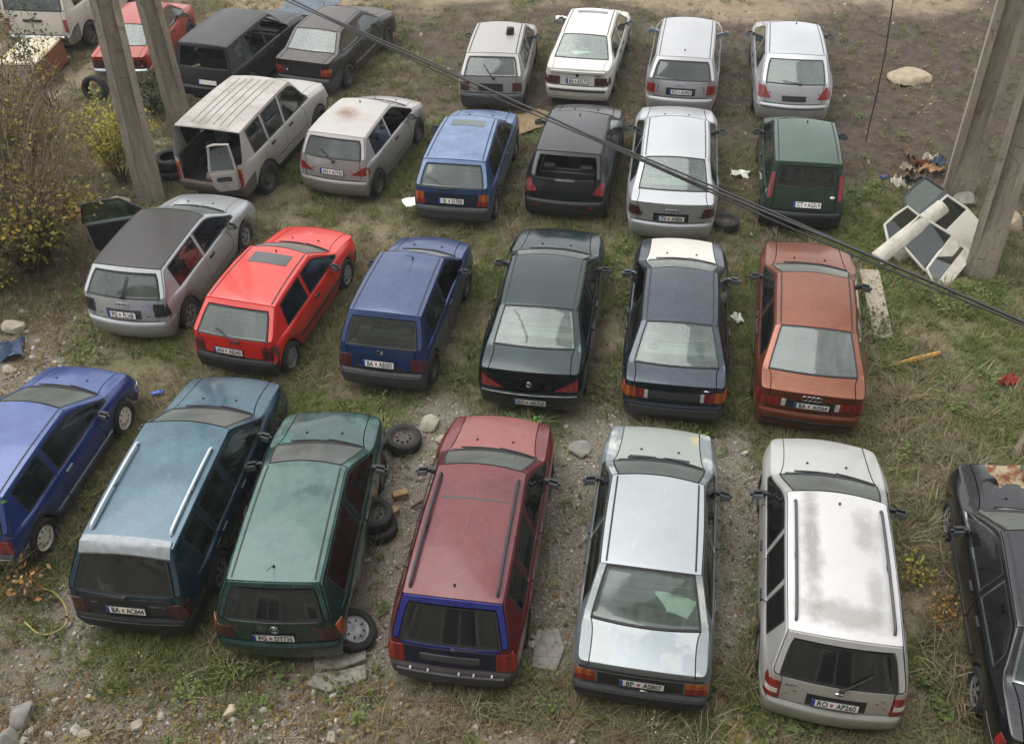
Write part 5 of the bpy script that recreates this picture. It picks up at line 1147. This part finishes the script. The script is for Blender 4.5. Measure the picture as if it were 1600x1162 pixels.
stone('small reddish brick fragment in the grass behind the boxy silver saloon', .67, 5.79, .07, 18, simple('brick_red', '6e3a2c', .9), flat=.8)
stone('small grey concrete cube in the grass behind the boxy silver saloon', .86, 5.82, .075, 19, MST3, flat=.9)
for k, (x, y, r) in enumerate(((-4.7, 5.85, .1), (-5.3, 5.75, .09), (-2.3, 5.62, .09), (-5.8, 6.2, .08), (-8.2, 12.2, .12), (-8.7, 12.5, .15), (-9.6, 13.0, .13))):
    stone(('pale stone low in the foreground, third clump from the left corner', 'small pale stone in the foreground left of centre weeds', 'small pale stone at the bottom edge below the broken slab', 'small stone near the yellow hose at the left', 'flat pale stone on the bank above the violet-blue car', 'larger pale stone on the bank above the violet-blue car', 'pale stone on the bank near the left edge')[k], x, y, r, 30 + k, MST)
# broken concrete and slabs
MCO = concrete('slab_concrete', '77736b', '969188')
def slab(label, pts, h, name='concrete_slab', mat=None, cat='slab', z=0.):
    bm = bmesh.new(); top = [bm.verts.new((x + rnd.uniform(-.01, .01), y, z + h + rnd.uniform(-.008, .008))) for x, y in pts]; bot = [bm.verts.new((x, y, z - .1)) for x, y in pts]
    bm.faces.new(top); n = len(pts)
    for i in range(n): bm.faces.new((top[i], bot[i], bot[(i + 1) % n], top[(i + 1) % n]))
    bmesh.ops.bevel(bm, geom=[e for e in bm.edges if all(v in top for v in e.verts)], offset=.012, segments=1, affect='EDGES')
    return tag(add(name, bm_mesh(name, bm, [mat or MCO])), label, cat)
slab('upper piece of cracked concrete slab behind the dark green hatchback', [(-2.62, 6.52), (-2.3, 6.5), (-1.98, 6.62), (-2.0, 6.78), (-2.4, 6.8), (-2.66, 6.72)], .07)
slab('lower piece of cracked concrete slab behind the dark green hatchback', [(-2.7, 6.3), (-2.4, 6.2), (-1.95, 6.36), (-1.97, 6.57), (-2.3, 6.46), (-2.62, 6.46)], .05)
slab('pale concrete patch between the red estate and the boxy silver saloon', [(.12, 6.45), (.42, 6.38), (.56, 6.7), (.5, 7.0), (.2, 7.0)], .035)
slab('long grey concrete beam lying beside the copper-red saloon', [(6.28, 12.5), (6.62, 12.52), (6.98, 14.45), (6.62, 14.5)], .12, 'concrete_beam', concrete('beam_concrete', '8a8272', 'a39b89'), 'beam')
slab('cracked concrete edge on the left bank by the violet-blue car', [(-9.4, 12.2), (-8.6, 12.0), (-8.0, 11.4), (-8.6, 11.2), (-9.6, 11.6)], .06, 'concrete_slab', concrete('slab_tan', '8d8370', 'a69b86'))
# wood
MWD = simple('raw_wood', 'a9803f', .75, 0, .2, 12); MWG = simple('grey_wood', '6f6252', .85, 0, .3, 12, .4)
def stick(label, a, b, r0, r1, mat, name='wood_stick', cat='stick'):
    pts = [Vector(a).lerp(Vector(b), t) + Vector((0, 0, .01 * math.sin(t * 6))) for t in (0, .2, .45, .7, 1)]
    return tag(add(name, tube_mesh(name, pts, [r1, lerp(r1, r0, .5), r0, r0, r0 * .8], mat, 5)), label, cat)
stick('fresh orange splinter of wood in the grass right of the copper-red saloon', (6.38, 11.8, .1), (7.25, 12.05, .12), .045, .006, MWD)
_b = bmesh.new(); bm_box(_b, 0, 0, .7, .14, .11, 1.7, bev=.01)
tag(add('wooden_post', bm_mesh('wooden_post', _b, [MWG]), None, (7.62, 9.75, 0), (R(-26), R(30), 0)), 'weathered wooden post leaning at the right edge of the photo', 'post')
stick('rusty iron bar on the gravel left of the red estate', (-1.55, 9.1, .04), (-1.15, 9.35, .07), .03, .02, simple('rusty_iron', '3a2c24', .85), 'iron_bar', 'bar')
stick('thin pale branch lying at the foot of the left pole', (-9.0, 18.7, .06), (-8.1, 19.2, .1), .03, .015, MWG, 'branch', 'branch')
for k, (x, y, rz, lab) in enumerate(((-1.72, 9.35, .3, 'upper wood block beside the dark green hatchback sill'), (-1.82, 9.0, .8, 'lower wood block beside the dark green hatchback sill'))):
    tag(add('wood_block', box_mesh('wood_block', (0, 0, .06), (.22, .12, .12), simple('block_wood', '8a6f4c', .8), .008), None, (x, y, 0), (0, 0, rz)), lab, 'wood block')
# sheets, rags, litter
def crumple(name, w, d, seed, mat, amp=.05, n=10, thick=.006):
    rs = np.random.RandomState(seed); X, Y = np.meshgrid(np.linspace(-.5, .5, n), np.linspace(-.5, .5, n))
    Z = (fbm(X * 5 + 9, Y * 5 + 9, 1.0, seed, 3) - .35) * amp * 2; X = X * w * (1 + .1 * np.sin(Y * 5 + seed)); Y = Y * d * (1 + .1 * np.cos(X * 4 + seed))
    V = np.stack([X, Y, Z], -1).reshape(-1, 3); I = np.arange(n * n).reshape(n, n); F = np.stack([I[:-1, :-1], I[:-1, 1:], I[1:, 1:], I[1:, :-1]], -1).reshape(-1, 4)
    V2 = np.concatenate([V, V - np.array([0, 0, thick])]); e = n * n
    rim = list(I[0]) + list(I[1:, -1]) + list(I[-1, -2::-1]) + list(I[-2:0:-1, 0])
    FF = F.tolist() + (F[:, ::-1] + e).tolist() + [(rim[i], rim[(i + 1) % len(rim)] , rim[(i + 1) % len(rim)] + e, rim[i] + e)[::-1] for i in range(len(rim))]
    return mesh_from(name, V2, FF, [mat], sharp=50)
def rag(label, x, y, w, d, seed, mat, name, cat, z=.05, rot=0., amp=.05):
    return tag(add(name, crumple(name, w, d, seed, mat, amp), None, (x, y, GZ1(x, y) + z), (0, 0, rot)), label, cat)
rag('brown cardboard sheet between the silver boxy hatchback and the black hatchback', .62, 21.05, 1.15, .85, 2, simple('cardboard', '7c664c', .9, 0, .15, 5), 'cardboard_sheet', 'cardboard', .06, .5, .04)
rag('crumpled red rag in the grass near the right edge', 8.1, 11.3, .32, .2, 3, simple('red_cloth', '7c2c20', .9), 'rag', 'rag', .08, .2, .14)
rag('blue-grey crumpled tarp at the left edge above the violet-blue car', -8.9, 13.0, .5, .5, 4, simple('blue_cloth', '35465e', .8), 'tarp_scrap', 'tarp', .1, .2, .2)
rag('white paper scrap on the soil between the silver saloon and the small green hatchback', 5.12, 18.25, .38, .22, 5, M['white_paper'], 'paper_scrap', 'paper', .05, -.3, .08)
rag('white plastic scrap in the grass between the slate saloon and the copper saloon', 4.06, 13.2, .16, .22, 6, M['white_paper'], 'plastic_scrap', 'litter', .05, .3, .08)
rag('white board sticking out beside the steel-blue hatchback tail', -1.98, 17.1, .3, .3, 7, M['white_paper'], 'white_board', 'board', .35, .3, .02)
rag('pale plastic bag on the soil ahead of the silver boxy hatchback', -.15, 26.6, .5, .3, 8, M['white_paper'], 'plastic_bag', 'bag', .08, .3, .15)
rag('white scrap on the soil left of the white saloon front', 1.75, 27.2, .3, .2, 9, M['white_paper'], 'plastic_scrap', 'litter', .06, .3, .12)
rag('white plastic bag caught under the big shrubs at left', -11.4, 20.6, .5, .4, 10, M['white_paper'], 'plastic_bag', 'bag', .15, .3, .2)
rag('grey sheet-metal panel lying at the top edge behind the brown saloon', -5.75, 28.6, 1.7, 1.2, 11, simple('panel_grey_blue', '4d5863', .5, .3), 'metal_panel', 'panel', .12, -.2, .04)
_rs2 = random.Random(17)
for k, (x, y) in enumerate(((8.5, 17.9), (8.75, 18.15), (9.05, 18.3), (9.3, 18.5), (8.9, 17.75), (9.2, 18.05), (9.45, 18.25), (8.35, 17.6), (9.0, 18.75))):
    cc = ('5d4c3c', '8a8172', '6b3f2c', 'a39c8e', '4a3b30', '8c6a48', '33404a', 'a8a294', '5a4636')[k]
    lab = ('brown', 'pale grey', 'rust-red', 'whitish', 'dark brown', 'tan', 'blue-grey', 'cream', 'umber')[k]
    rag('%s scrap in the rubbish heap behind the right poles' % lab, x, y, _rs2.uniform(.25, .5), _rs2.uniform(.15, .3), 20 + k, simple('scrap_%d' % k, cc, .85), 'rubbish_scrap', 'rubbish', .08, _rs2.random() * 3, .2)
def can(label, x, y, c, rz, r=.06, l=.16, name='drink_can', cat='can'):
    V, F = lathe_x([(-l / 2, .001), (-l / 2, r * .8), (-l / 2 + .012, r), (l / 2 - .012, r), (l / 2, r * .8), (l / 2, .001)], 14)
    return tag(add(name, mesh_from(name, V, F, [simple('can_' + c, c, .35, .3)], sharp=40), None, (x, y, GZ1(x, y) + r), (0, 0, rz)), label, cat)
can('blue can on the soil right of the small green hatchback', 8.15, 17.88, '2a3572', .4)
can('blue can in the grass to the right of the pale boulder', 10.2, 16.1, '2d3a78', 1.2)
can('blue can in the grass below the pale boulder, right of the nearest pole', 9.45, 15.1, '303c70', 2.)
can('blue can on top of the rubbish heap', 8.92, 17.7, '26338a', .9)
can('green glass bottle in the rubbish heap', 8.72, 17.85, '2c5a48', 2.5, .05, .34, 'bottle', 'bottle')
can('small blue and white carton beside the teal estate front', -5.95, 11.78, '3a58a8', .3, .05, .22, 'carton', 'carton')
_hp = [(x_, y_, .035 + .02 * (k_ % 3)) for k_, (x_, y_) in enumerate([(-6.53, 7.89), (-6.34, 7.80), (-6.11, 7.56), (-6.04, 7.36), (-6.06, 7.23), (-6.19, 7.14), (-6.35, 7.18), (-6.50, 7.28), (-6.58, 7.34)])]
def smooth_path(P, n=5):
    P = [Vector(p) for p in P]; out = []
    for i in range(len(P) - 1):
        a, b, c_, d = P[max(i - 1, 0)], P[i], P[i + 1], P[min(i + 2, len(P) - 1)]
        for k in range(n):
            t = k / n; out.append(.5 * ((2 * b) + (c_ - a) * t + (2 * a - 5 * b + 4 * c_ - d) * t * t + (3 * b - a - 3 * c_ + d) * t ** 3))
    return out + [P[-1]]
tag(add('garden_hose', tube_mesh('garden_hose', smooth_path(_hp), .013, simple('hose_yellow', '94834c', .6), 6)), 'loop of yellow hose on the ground left of the teal estate tail', 'hose')
# lump on roof, rusty panel on hood, papers behind glass
p = car_pt('D3', (.32, 1.55, 1.47)); o = add('crumpled_bag', bm_mesh('crumpled_bag', stone_bm(77, .16, 3, .8), [simple('bag_black', '16171a', .45, 0, .3, 12, .6)], True, 25), None, p); tag(o, 'crumpled black bag on the roof of the dusty silver hatchback', 'bag')
_t = NT('rusty_panel'); _o = _t.obj(); _bs = _t.mix(_t.ramp(_t.noise(_o, 5.5, 8, .65), .46, .56), '8f8268', '6a3a22'); _bs = _t.mix(_t.math('MULTIPLY', _t.ramp(_t.noise(_o, 14, 6), .45, .65), .5), _bs, '4a3424'); _t.pr(_bs, .75, .05, 0, .3); _mr = _t.m
p = car_pt('A7', (.25, 4.0, .93)); o = add('rusty_panel', crumple('rusty_panel', 1.25, .5, 12, _mr, .05, 12), None, p, (R(8), 0, -R(10))); tag(o, 'rusty sheet-metal panel lying on the hood of the black saloon', 'panel')
for xx in (-.18, .26): add('dark_band', box_mesh('dark_band', (xx, 0, .035), (.09, .48, .02), M['grey_plastic'], .004), o)
def sheet_on(key, pos, w, d, rz, seed, label):
    pp = car_pt(key, pos); o = add('paper_sheet', crumple('paper_sheet', w, d, seed, M['white_paper'], .02, 6), None, pp, (0, 0, rz)); tag(o, label, 'paper')
sheet_on('A5', (.28, 1.12, .93), .26, .3, .3, 31, 'left paper sheet behind the rear window of the boxy silver saloon')
sheet_on('A5', (.42, 1.02, .945), .26, .26, -.5, 32, 'right paper sheet behind the rear window of the boxy silver saloon')
sheet_on('D4', (-.1, 1.2, .94), .4, .3, .2, 33, 'white paper behind the rear window of the white saloon')
V_, F_ = lathe_x([(0, .085), (.02, .08), (.025, .05), (.012, .001)], 20); SPK = mesh_from('speaker', [(b_, c_, a_) for a_, b_, c_ in V_], F_, [M['plastic']])
for xx in (-.42, .42):
    for yy in ((.78, 1.0) if xx > 0 else (.98,)): add('shelf_speaker', SPK, CAR['B5']['root'], (xx * .9, yy, .905))
# freezer box at the far left
_b = bmesh.new(); bm_box(_b, 0, 0, .34, 1.05, 1.7, .62, bev=.03)
fz = empty('scrap_freezer', (-12.45, 24.65, 0), R(-4)); tag(fz, 'overturned white-topped rusty chest freezer near the white van', 'freezer')
add('body', bm_mesh('body', _b, [simple('rust_brown', '7a4626', .85, 0, .3, 4, .4)]), fz)
add('lid', box_mesh('lid', (0, 0, .68), (1.08, 1.73, .06), simple('freezer_white', 'b3a992', .6, 0, .2, 4), .02), fz)
add('front_panel', box_mesh('front_panel', (0, -.86, .34), (1.0, .02, .58), simple('freezer_panel', '9a9484', .6, 0, .25, 5), .006), fz)
# ------------------------------------------------------------------ loose car doors
def door_parts(root, outer, inner, w=1.15, zb=.0, belt=.62, top=1.05, glass=None, rake=.42, trim=None):
    def extr(poly, y0, y1, mat, name):
        bm = bmesh.new(); a = [bm.verts.new((x, y0, z)) for x, z in poly]; b = [bm.verts.new((x, y1, z)) for x, z in poly]; n = len(poly)
        bm.faces.new(a); bm.faces.new(b[::-1])
        for i in range(n): bm.faces.new((a[i], b[i], b[(i + 1) % n], a[(i + 1) % n]))
        bmesh.ops.bevel(bm, geom=bm.edges[:], offset=.012, segments=2, affect='EDGES', clamp_overlap=True)
        return add(name, bm_mesh(name, bm, [mat], True, 35), root)
    low = [(0, zb + .06), (.05, zb), (w - .12, zb), (w - .03, zb + .12), (w, belt), (0, belt - .02)]
    extr(low, -.045, .02, outer, 'outer_panel'); extr([(x * .94 + .03, z * .9 + .04 * belt + zb * .08) for x, z in low], .02, .06, inner, 'inner_panel')
    fr = [(.02, belt - .02), (rake, top - .02), (w * .6, top), (w - .1, top - .02), (w - .01, belt)]
    bm = bmesh.new(); V, F = tube_pts([(x, 0, z) for x, z in fr], .028, 6)
    add('window_frame', mesh_from('window_frame', V, F, [trim or outer], sharp=50), root)
    if glass:
        V = [(x, d, z) for d in (-.004, .004) for x, z in fr]; n = len(fr)
        F = [tuple(range(n)), tuple(range(2 * n - 1, n - 1, -1))] + [(i, n + i, n + (i + 1) % n, (i + 1) % n) for i in range(n)]
        add('pane', mesh_from('pane', V, F, [glass], smooth=False), root)
MWT = P_('paint_door_white', 'b9b6aa', .0, .45, .2, .3, '8a8070'); MWI = simple('door_inner', '8b887c', .7, 0, .2, 5); MDK = simple('door_grey', '3f454a', .5, .2)
def loose_door(label, loc, rot, outer, inner, glass=M['glass_dark'], **k):
    d = empty('car_door', loc); d.rotation_euler = rot; door_parts(d, outer, inner, glass=glass, **k); return tag(d, label, 'car door', 'heap of scrapped car doors')
def heap_matrix(centre, lean, turn, tw=0.):
    """axes of a flat piece leaning back by `lean` from the ground and turned `turn` in its own plane"""
    u = Vector((math.cos(tw), math.sin(tw), 0)); b = Vector((-math.sin(tw), math.cos(tw), 0)); v = b * math.cos(lean) + Vector((0, 0, math.sin(lean)))
    X = u * math.cos(turn) + v * math.sin(turn); Z = -u * math.sin(turn) + v * math.cos(turn); Y = Z.cross(X)
    m = Matrix((X, Y, Z)).transposed().to_4x4(); m.translation = centre; return m
def heap_door(label, centre, lean, turn, tw, outer, inner, glass, w, belt, top, rake, trim=None):
    d = empty('car_door'); m = heap_matrix(centre, R(lean), R(turn), R(tw)); d.matrix_world = m @ Matrix.Translation((-w / 2, 0, -top / 2))
    door_parts(d, outer, inner, glass=glass, w=w, belt=belt, top=top, rake=rake, trim=trim); return tag(d, label, 'car door', 'heap of scrapped car doors')
heap_door('big white car door leaning against the right pole, outer face up', (8.42, 15.02, .50), 46, 42, 0, MWT, MWI, M['glass_dark'], 1.12, .70, 1.16, .30)
heap_door('white car door in the middle of the heap with a large dark window', (7.92, 14.78, .42), 42, 48, 0, MWT, MWI, M['glass_dark'], .90, .26, .98, .16)
heap_door('white door frame with two panes at the left of the heap', (7.68, 15.28, .35), 38, 36, 0, MWT, MWI, M['glass_dark'], 1.0, .3, .80, .3)
heap_door('white door frame lying lowest at the right front of the heap', (8.22, 14.42, .20), 30, 46, 0, MWT, MWI, M['glass_dark'], 1.05, .22, .52, .2)
heap_door('dark grey car door standing at the back of the heap', (8.32, 16.1, .40), 40, 40, 0, MDK, M['plastic'], M['glass_dusty'], 1.1, .45, .90, .4, M['plastic'])
_b = bmesh.new(); bm_box(_b, 0, 0, 0, 1.72, .05, .30, bev=.02)
bmesh.ops.subdivide_edges(_b, edges=_b.edges[:], cuts=3, use_grid_fill=True)
for v in _b.verts: v.co.y += .06 * (v.co.z / .15) ** 2 + .03 * math.sin(v.co.x * 3)
o = add('body_panel', bm_mesh('body_panel', _b, [MWT], True, 40)); o.matrix_world = heap_matrix((7.62, 14.95, .62), R(40), R(36)); tag(o, 'long narrow white body panel lying across the heap of doors', 'panel')
# the open door of the silver hatchback and the half door of the off-roader are parts of those cars
dB = empty('door'); dB.parent = CAR['B1']['root']; dB.location = (-.83, 2.90, .25); dB.rotation_euler = (0, 0, R(-90 - 62))
door_parts(dB, silverA, M['interior'], w=1.28, belt=.68, top=1.10, glass=M['glass'], rake=.5, trim=M['plastic'])
dC = empty('rear_half_door'); dC.parent = CAR['C0']['root']; dC.location = (.72, .02, .62); dC.rotation_euler = (0, 0, R(205))
_pc = CAR['C0']['paint']
door_parts(dC, _pc, _pc, w=.55, belt=.48, top=1.05, glass=M['glass_dark'], rake=.06, trim=_pc)
add('door_pull', box_mesh('door_pull', (.28, .075, .3), (.3, .03, .1), M['plastic'], .02), dC)
for k, (x, y, z, r) in enumerate(((-.1, .45, .62, .24), (.25, .6, .6, .2), (-.3, .8, .62, .22))):
    pp = car_pt('C0', (x, y, z)); tag(add('junk_bundle', bm_mesh('junk_bundle', stone_bm(90 + k, r, 3, .6), [simple('junk_%d' % k, ('6b5d4a', '4a4038', '7a705e')[k], .9, 0, .4, 9, .8)], True, 25), None, pp), ('tan', 'dark brown', 'pale')[k] + ' bundle of junk in the open tailgate of the off-roader', 'junk')
bm = bmesh.new(); bm_box(bm, 0, 1.2, .50, 1.35, 2.0, .06); add('cargo_floor', bm_mesh('cargo_floor', bm, [M['interior']]), CAR['C0']['root'])
for sd in (-1, 1): add('cargo_lining', box_mesh('cargo_lining', (sd * .73, .95, .82), (.03, 1.3, .56), M['interior'], .01), CAR['C0']['root'])
add('roof_lining', box_mesh('roof_lining', (0, 1.4, 1.69), (1.15, 2.0, .02), M['interior'], .005), CAR['C0']['root'])

# ------------------------------------------------------------------ shrubs
def leafmat(name, cols):
    t = NT(name); g = t.n('ShaderNodeNewGeometry'); cr = t.n('ShaderNodeValToRGB'); t.l(g.outputs['Random Per Island'], cr.inputs[0]); el = cr.color_ramp.elements
    while len(el) < len(cols): el.new(.5)
    for i, c in enumerate(cols): el[i].position = i / (len(cols) - 1); el[i].color = C(c)
    p = t.pr(cr.outputs[0], .7, 0, 0, .25); tl = t.n('ShaderNodeBsdfTranslucent'); t.l(cr.outputs[0], tl.inputs[0]); mx = t.n('ShaderNodeMixShader'); mx.inputs[0].default_value = .3
    t.l(p.outputs[0], mx.inputs[1]); t.l(tl.outputs[0], mx.inputs[2]); t.l(mx.outputs[0], t.out.inputs[0]); return t.m
LY = leafmat('leaf_olive', ['3c3c20', '62622e', '8a863e', '54482c', 'a8923e', '4a4626']); LB = leafmat('leaf_yellow', ['8c8c3c', 'a8a44a', 'a0903e', '7c8038'])
LGn = leafmat('leaf_green', ['4a6a34', '6a9050', '7ca05c']); LO = leafmat('leaf_orange', ['9a6a34', 'b08848', '7d5430', 'b59a64']); LD = leafmat('leaf_dark', ['34402a', '46503a', '5a6044'])
MBK = simple('bark', '5c4e3e', .9, 0, .3, 20)
def shrub(label, x, y, h, spread, stems, leaves, lmat, seed, lsize=.06, zlo=.15, zhi=.8, bare=.35, name='shrub', cat='shrub', lean=(0, 0), twigs=7, r0=.014):
    rs = random.Random(seed); V, F = [], []; pts = []
    for k in range(stems):
        a = rs.random() * 6.28; s_ = spread * math.sqrt(rs.random()); hh = h * rs.uniform(.55, 1.05)
        b = Vector((.18 * math.cos(a) * rs.random() * spread, .18 * math.sin(a) * rs.random() * spread, -.05)); P = []
        for i in range(7):
            t = i / 6; P.append(b + Vector((math.cos(a) * s_ * t ** 1.4 + lean[0] * t + rs.gauss(0, .03), math.sin(a) * s_ * t ** 1.4 + lean[1] * t + rs.gauss(0, .03), hh * (t - .12 * t * t))))
        v_, f_ = tube_pts(P, [r0 * (1 - .75 * i / 6) for i in range(7)], 5); F += [tuple(j + len(V) for j in f) for f in f_]; V += v_
        pts += [P[i].lerp(P[i + 1], rs.random()) for i in range(1, 6)]
        for q in range(twigs):
            i = rs.randint(1, 5); p0 = P[i].lerp(P[i + 1], rs.random()); d = Vector((rs.gauss(0, 1), rs.gauss(0, 1), rs.uniform(.2, 1.4))).normalized(); ln = h * rs.uniform(.08, .24)
            tw = [p0, p0 + d * ln * .5 + Vector((0, 0, .02)), p0 + d * ln]; v_, f_ = tube_pts(tw, [.005, .004, .002], 4); F += [tuple(j + len(V) for j in f) for f in f_]; V += v_
            pts += [tw[1], tw[2], tw[2]]
    root = empty(name, (x, y, GZ1(x, y))); tag(root, label, cat, 'shrubs of the yard')
    add('branches', mesh_from('branches', V, F, [MBK]), root)
    V, F = [], []; cand = [p for p in pts if zlo * h < p.z < zhi * h] or pts
    for k in range(leaves):
        c = rs.choice(cand) + Vector((rs.gauss(0, .06), rs.gauss(0, .06), rs.gauss(0, .05))); n1 = Vector((rs.gauss(0, 1), rs.gauss(0, 1), rs.gauss(0, .6))).normalized(); n2 = n1.orthogonal().normalized()
        n2 = (n2 + n1.cross(n2) * rs.uniform(-1, 1)).normalized(); s_ = lsize * rs.uniform(.6, 1.25); j = len(V)
        V += [c, c + n1 * s_ * .5 + n2 * s_ * .32, c + n1 * s_, c + n1 * s_ * .5 - n2 * s_ * .32]; F.append((j, j + 1, j + 2, j + 3))
    lo = add('foliage', mesh_from('foliage', V, F, [lmat], smooth=False), root); lo['kind'] = 'stuff'
    return root
shrub('biggest bushy shrub at left, in front of the silver hatchback with open door', -9.35, 15.7, 3.1, 1.7, 150, 4200, LY, 1, .105, .02, .55, r0=.02, twigs=5)
shrub('tall bare-topped shrub at the left edge behind the biggest shrub', -10.5, 17.5, 3.3, 1.9, 140, 3000, LY, 2, .10, .05, .62, r0=.02, twigs=5)
shrub('thin shrub at the left edge in front of the rusty freezer', -11.6, 20.2, 2.8, 1.8, 100, 2400, LY, 3, .10, .1, .8, r0=.018, twigs=5)
shrub('yellow-leaved shrub in front of the left pole', -8.6, 19.0, 2.3, .8, 22, 2300, LB, 4, .07, .25, .95, lean=(.1, -.1))
shrub('slender green-topped sapling in front of the white van', -11.35, 22.6, 3.3, .6, 9, 420, LD, 5, .09, .45, 1.)
shrub('dark leafy bush between the two left pole legs', -8.65, 22.2, 1.1, .6, 22, 1100, LD, 6, .08, .1, .95)
shrub('low dry shrub on the left edge below the biggest shrub', -9.9, 14.9, 1.3, .9, 34, 1200, LY, 7, .07, .05, .8)
shrub('low yellowing shrub at far left edge beside the freezer', -14.2, 24.5, 2.0, 1.0, 26, 1500, LB, 8, .08, .1, .9)
shrub('sapling with dry orange leaves beside the yellow hose', -6.75, 7.75, 1.0, .6, 10, 60, LO, 9, .09, .15, 1., twigs=5, r0=.01)
shrub('leaning sapling with fresh green leaves reaching in at the left edge', -7.35, 6.75, 3.1, .25, 5, 60, LGn, 10, .11, .72, 1., twigs=5, r0=.014, lean=(1.55, .2))
shrub('dead grey twigs between the silver hatchback and the red hatchback', -4.95, 12.7, .8, .5, 22, 60, LD, 11, .05, .1, .9, r0=.007)
shrub('yellow weed clump between the silver estate and the black saloon', 5.35, 7.6, .45, .28, 10, 120, LB, 12, .06, .2, 1., r0=.005)
shrub('rusty-leaved weed clump beside the black saloon rear door', 5.5, 6.9, .5, .35, 12, 260, LO, 13, .05, .2, 1., r0=.005)
shrub('green weed clump behind the dark green saloon bumper', .15, 10.6, .35, .35, 16, 420, LGn, 14, .07, .1, 1., r0=.005)
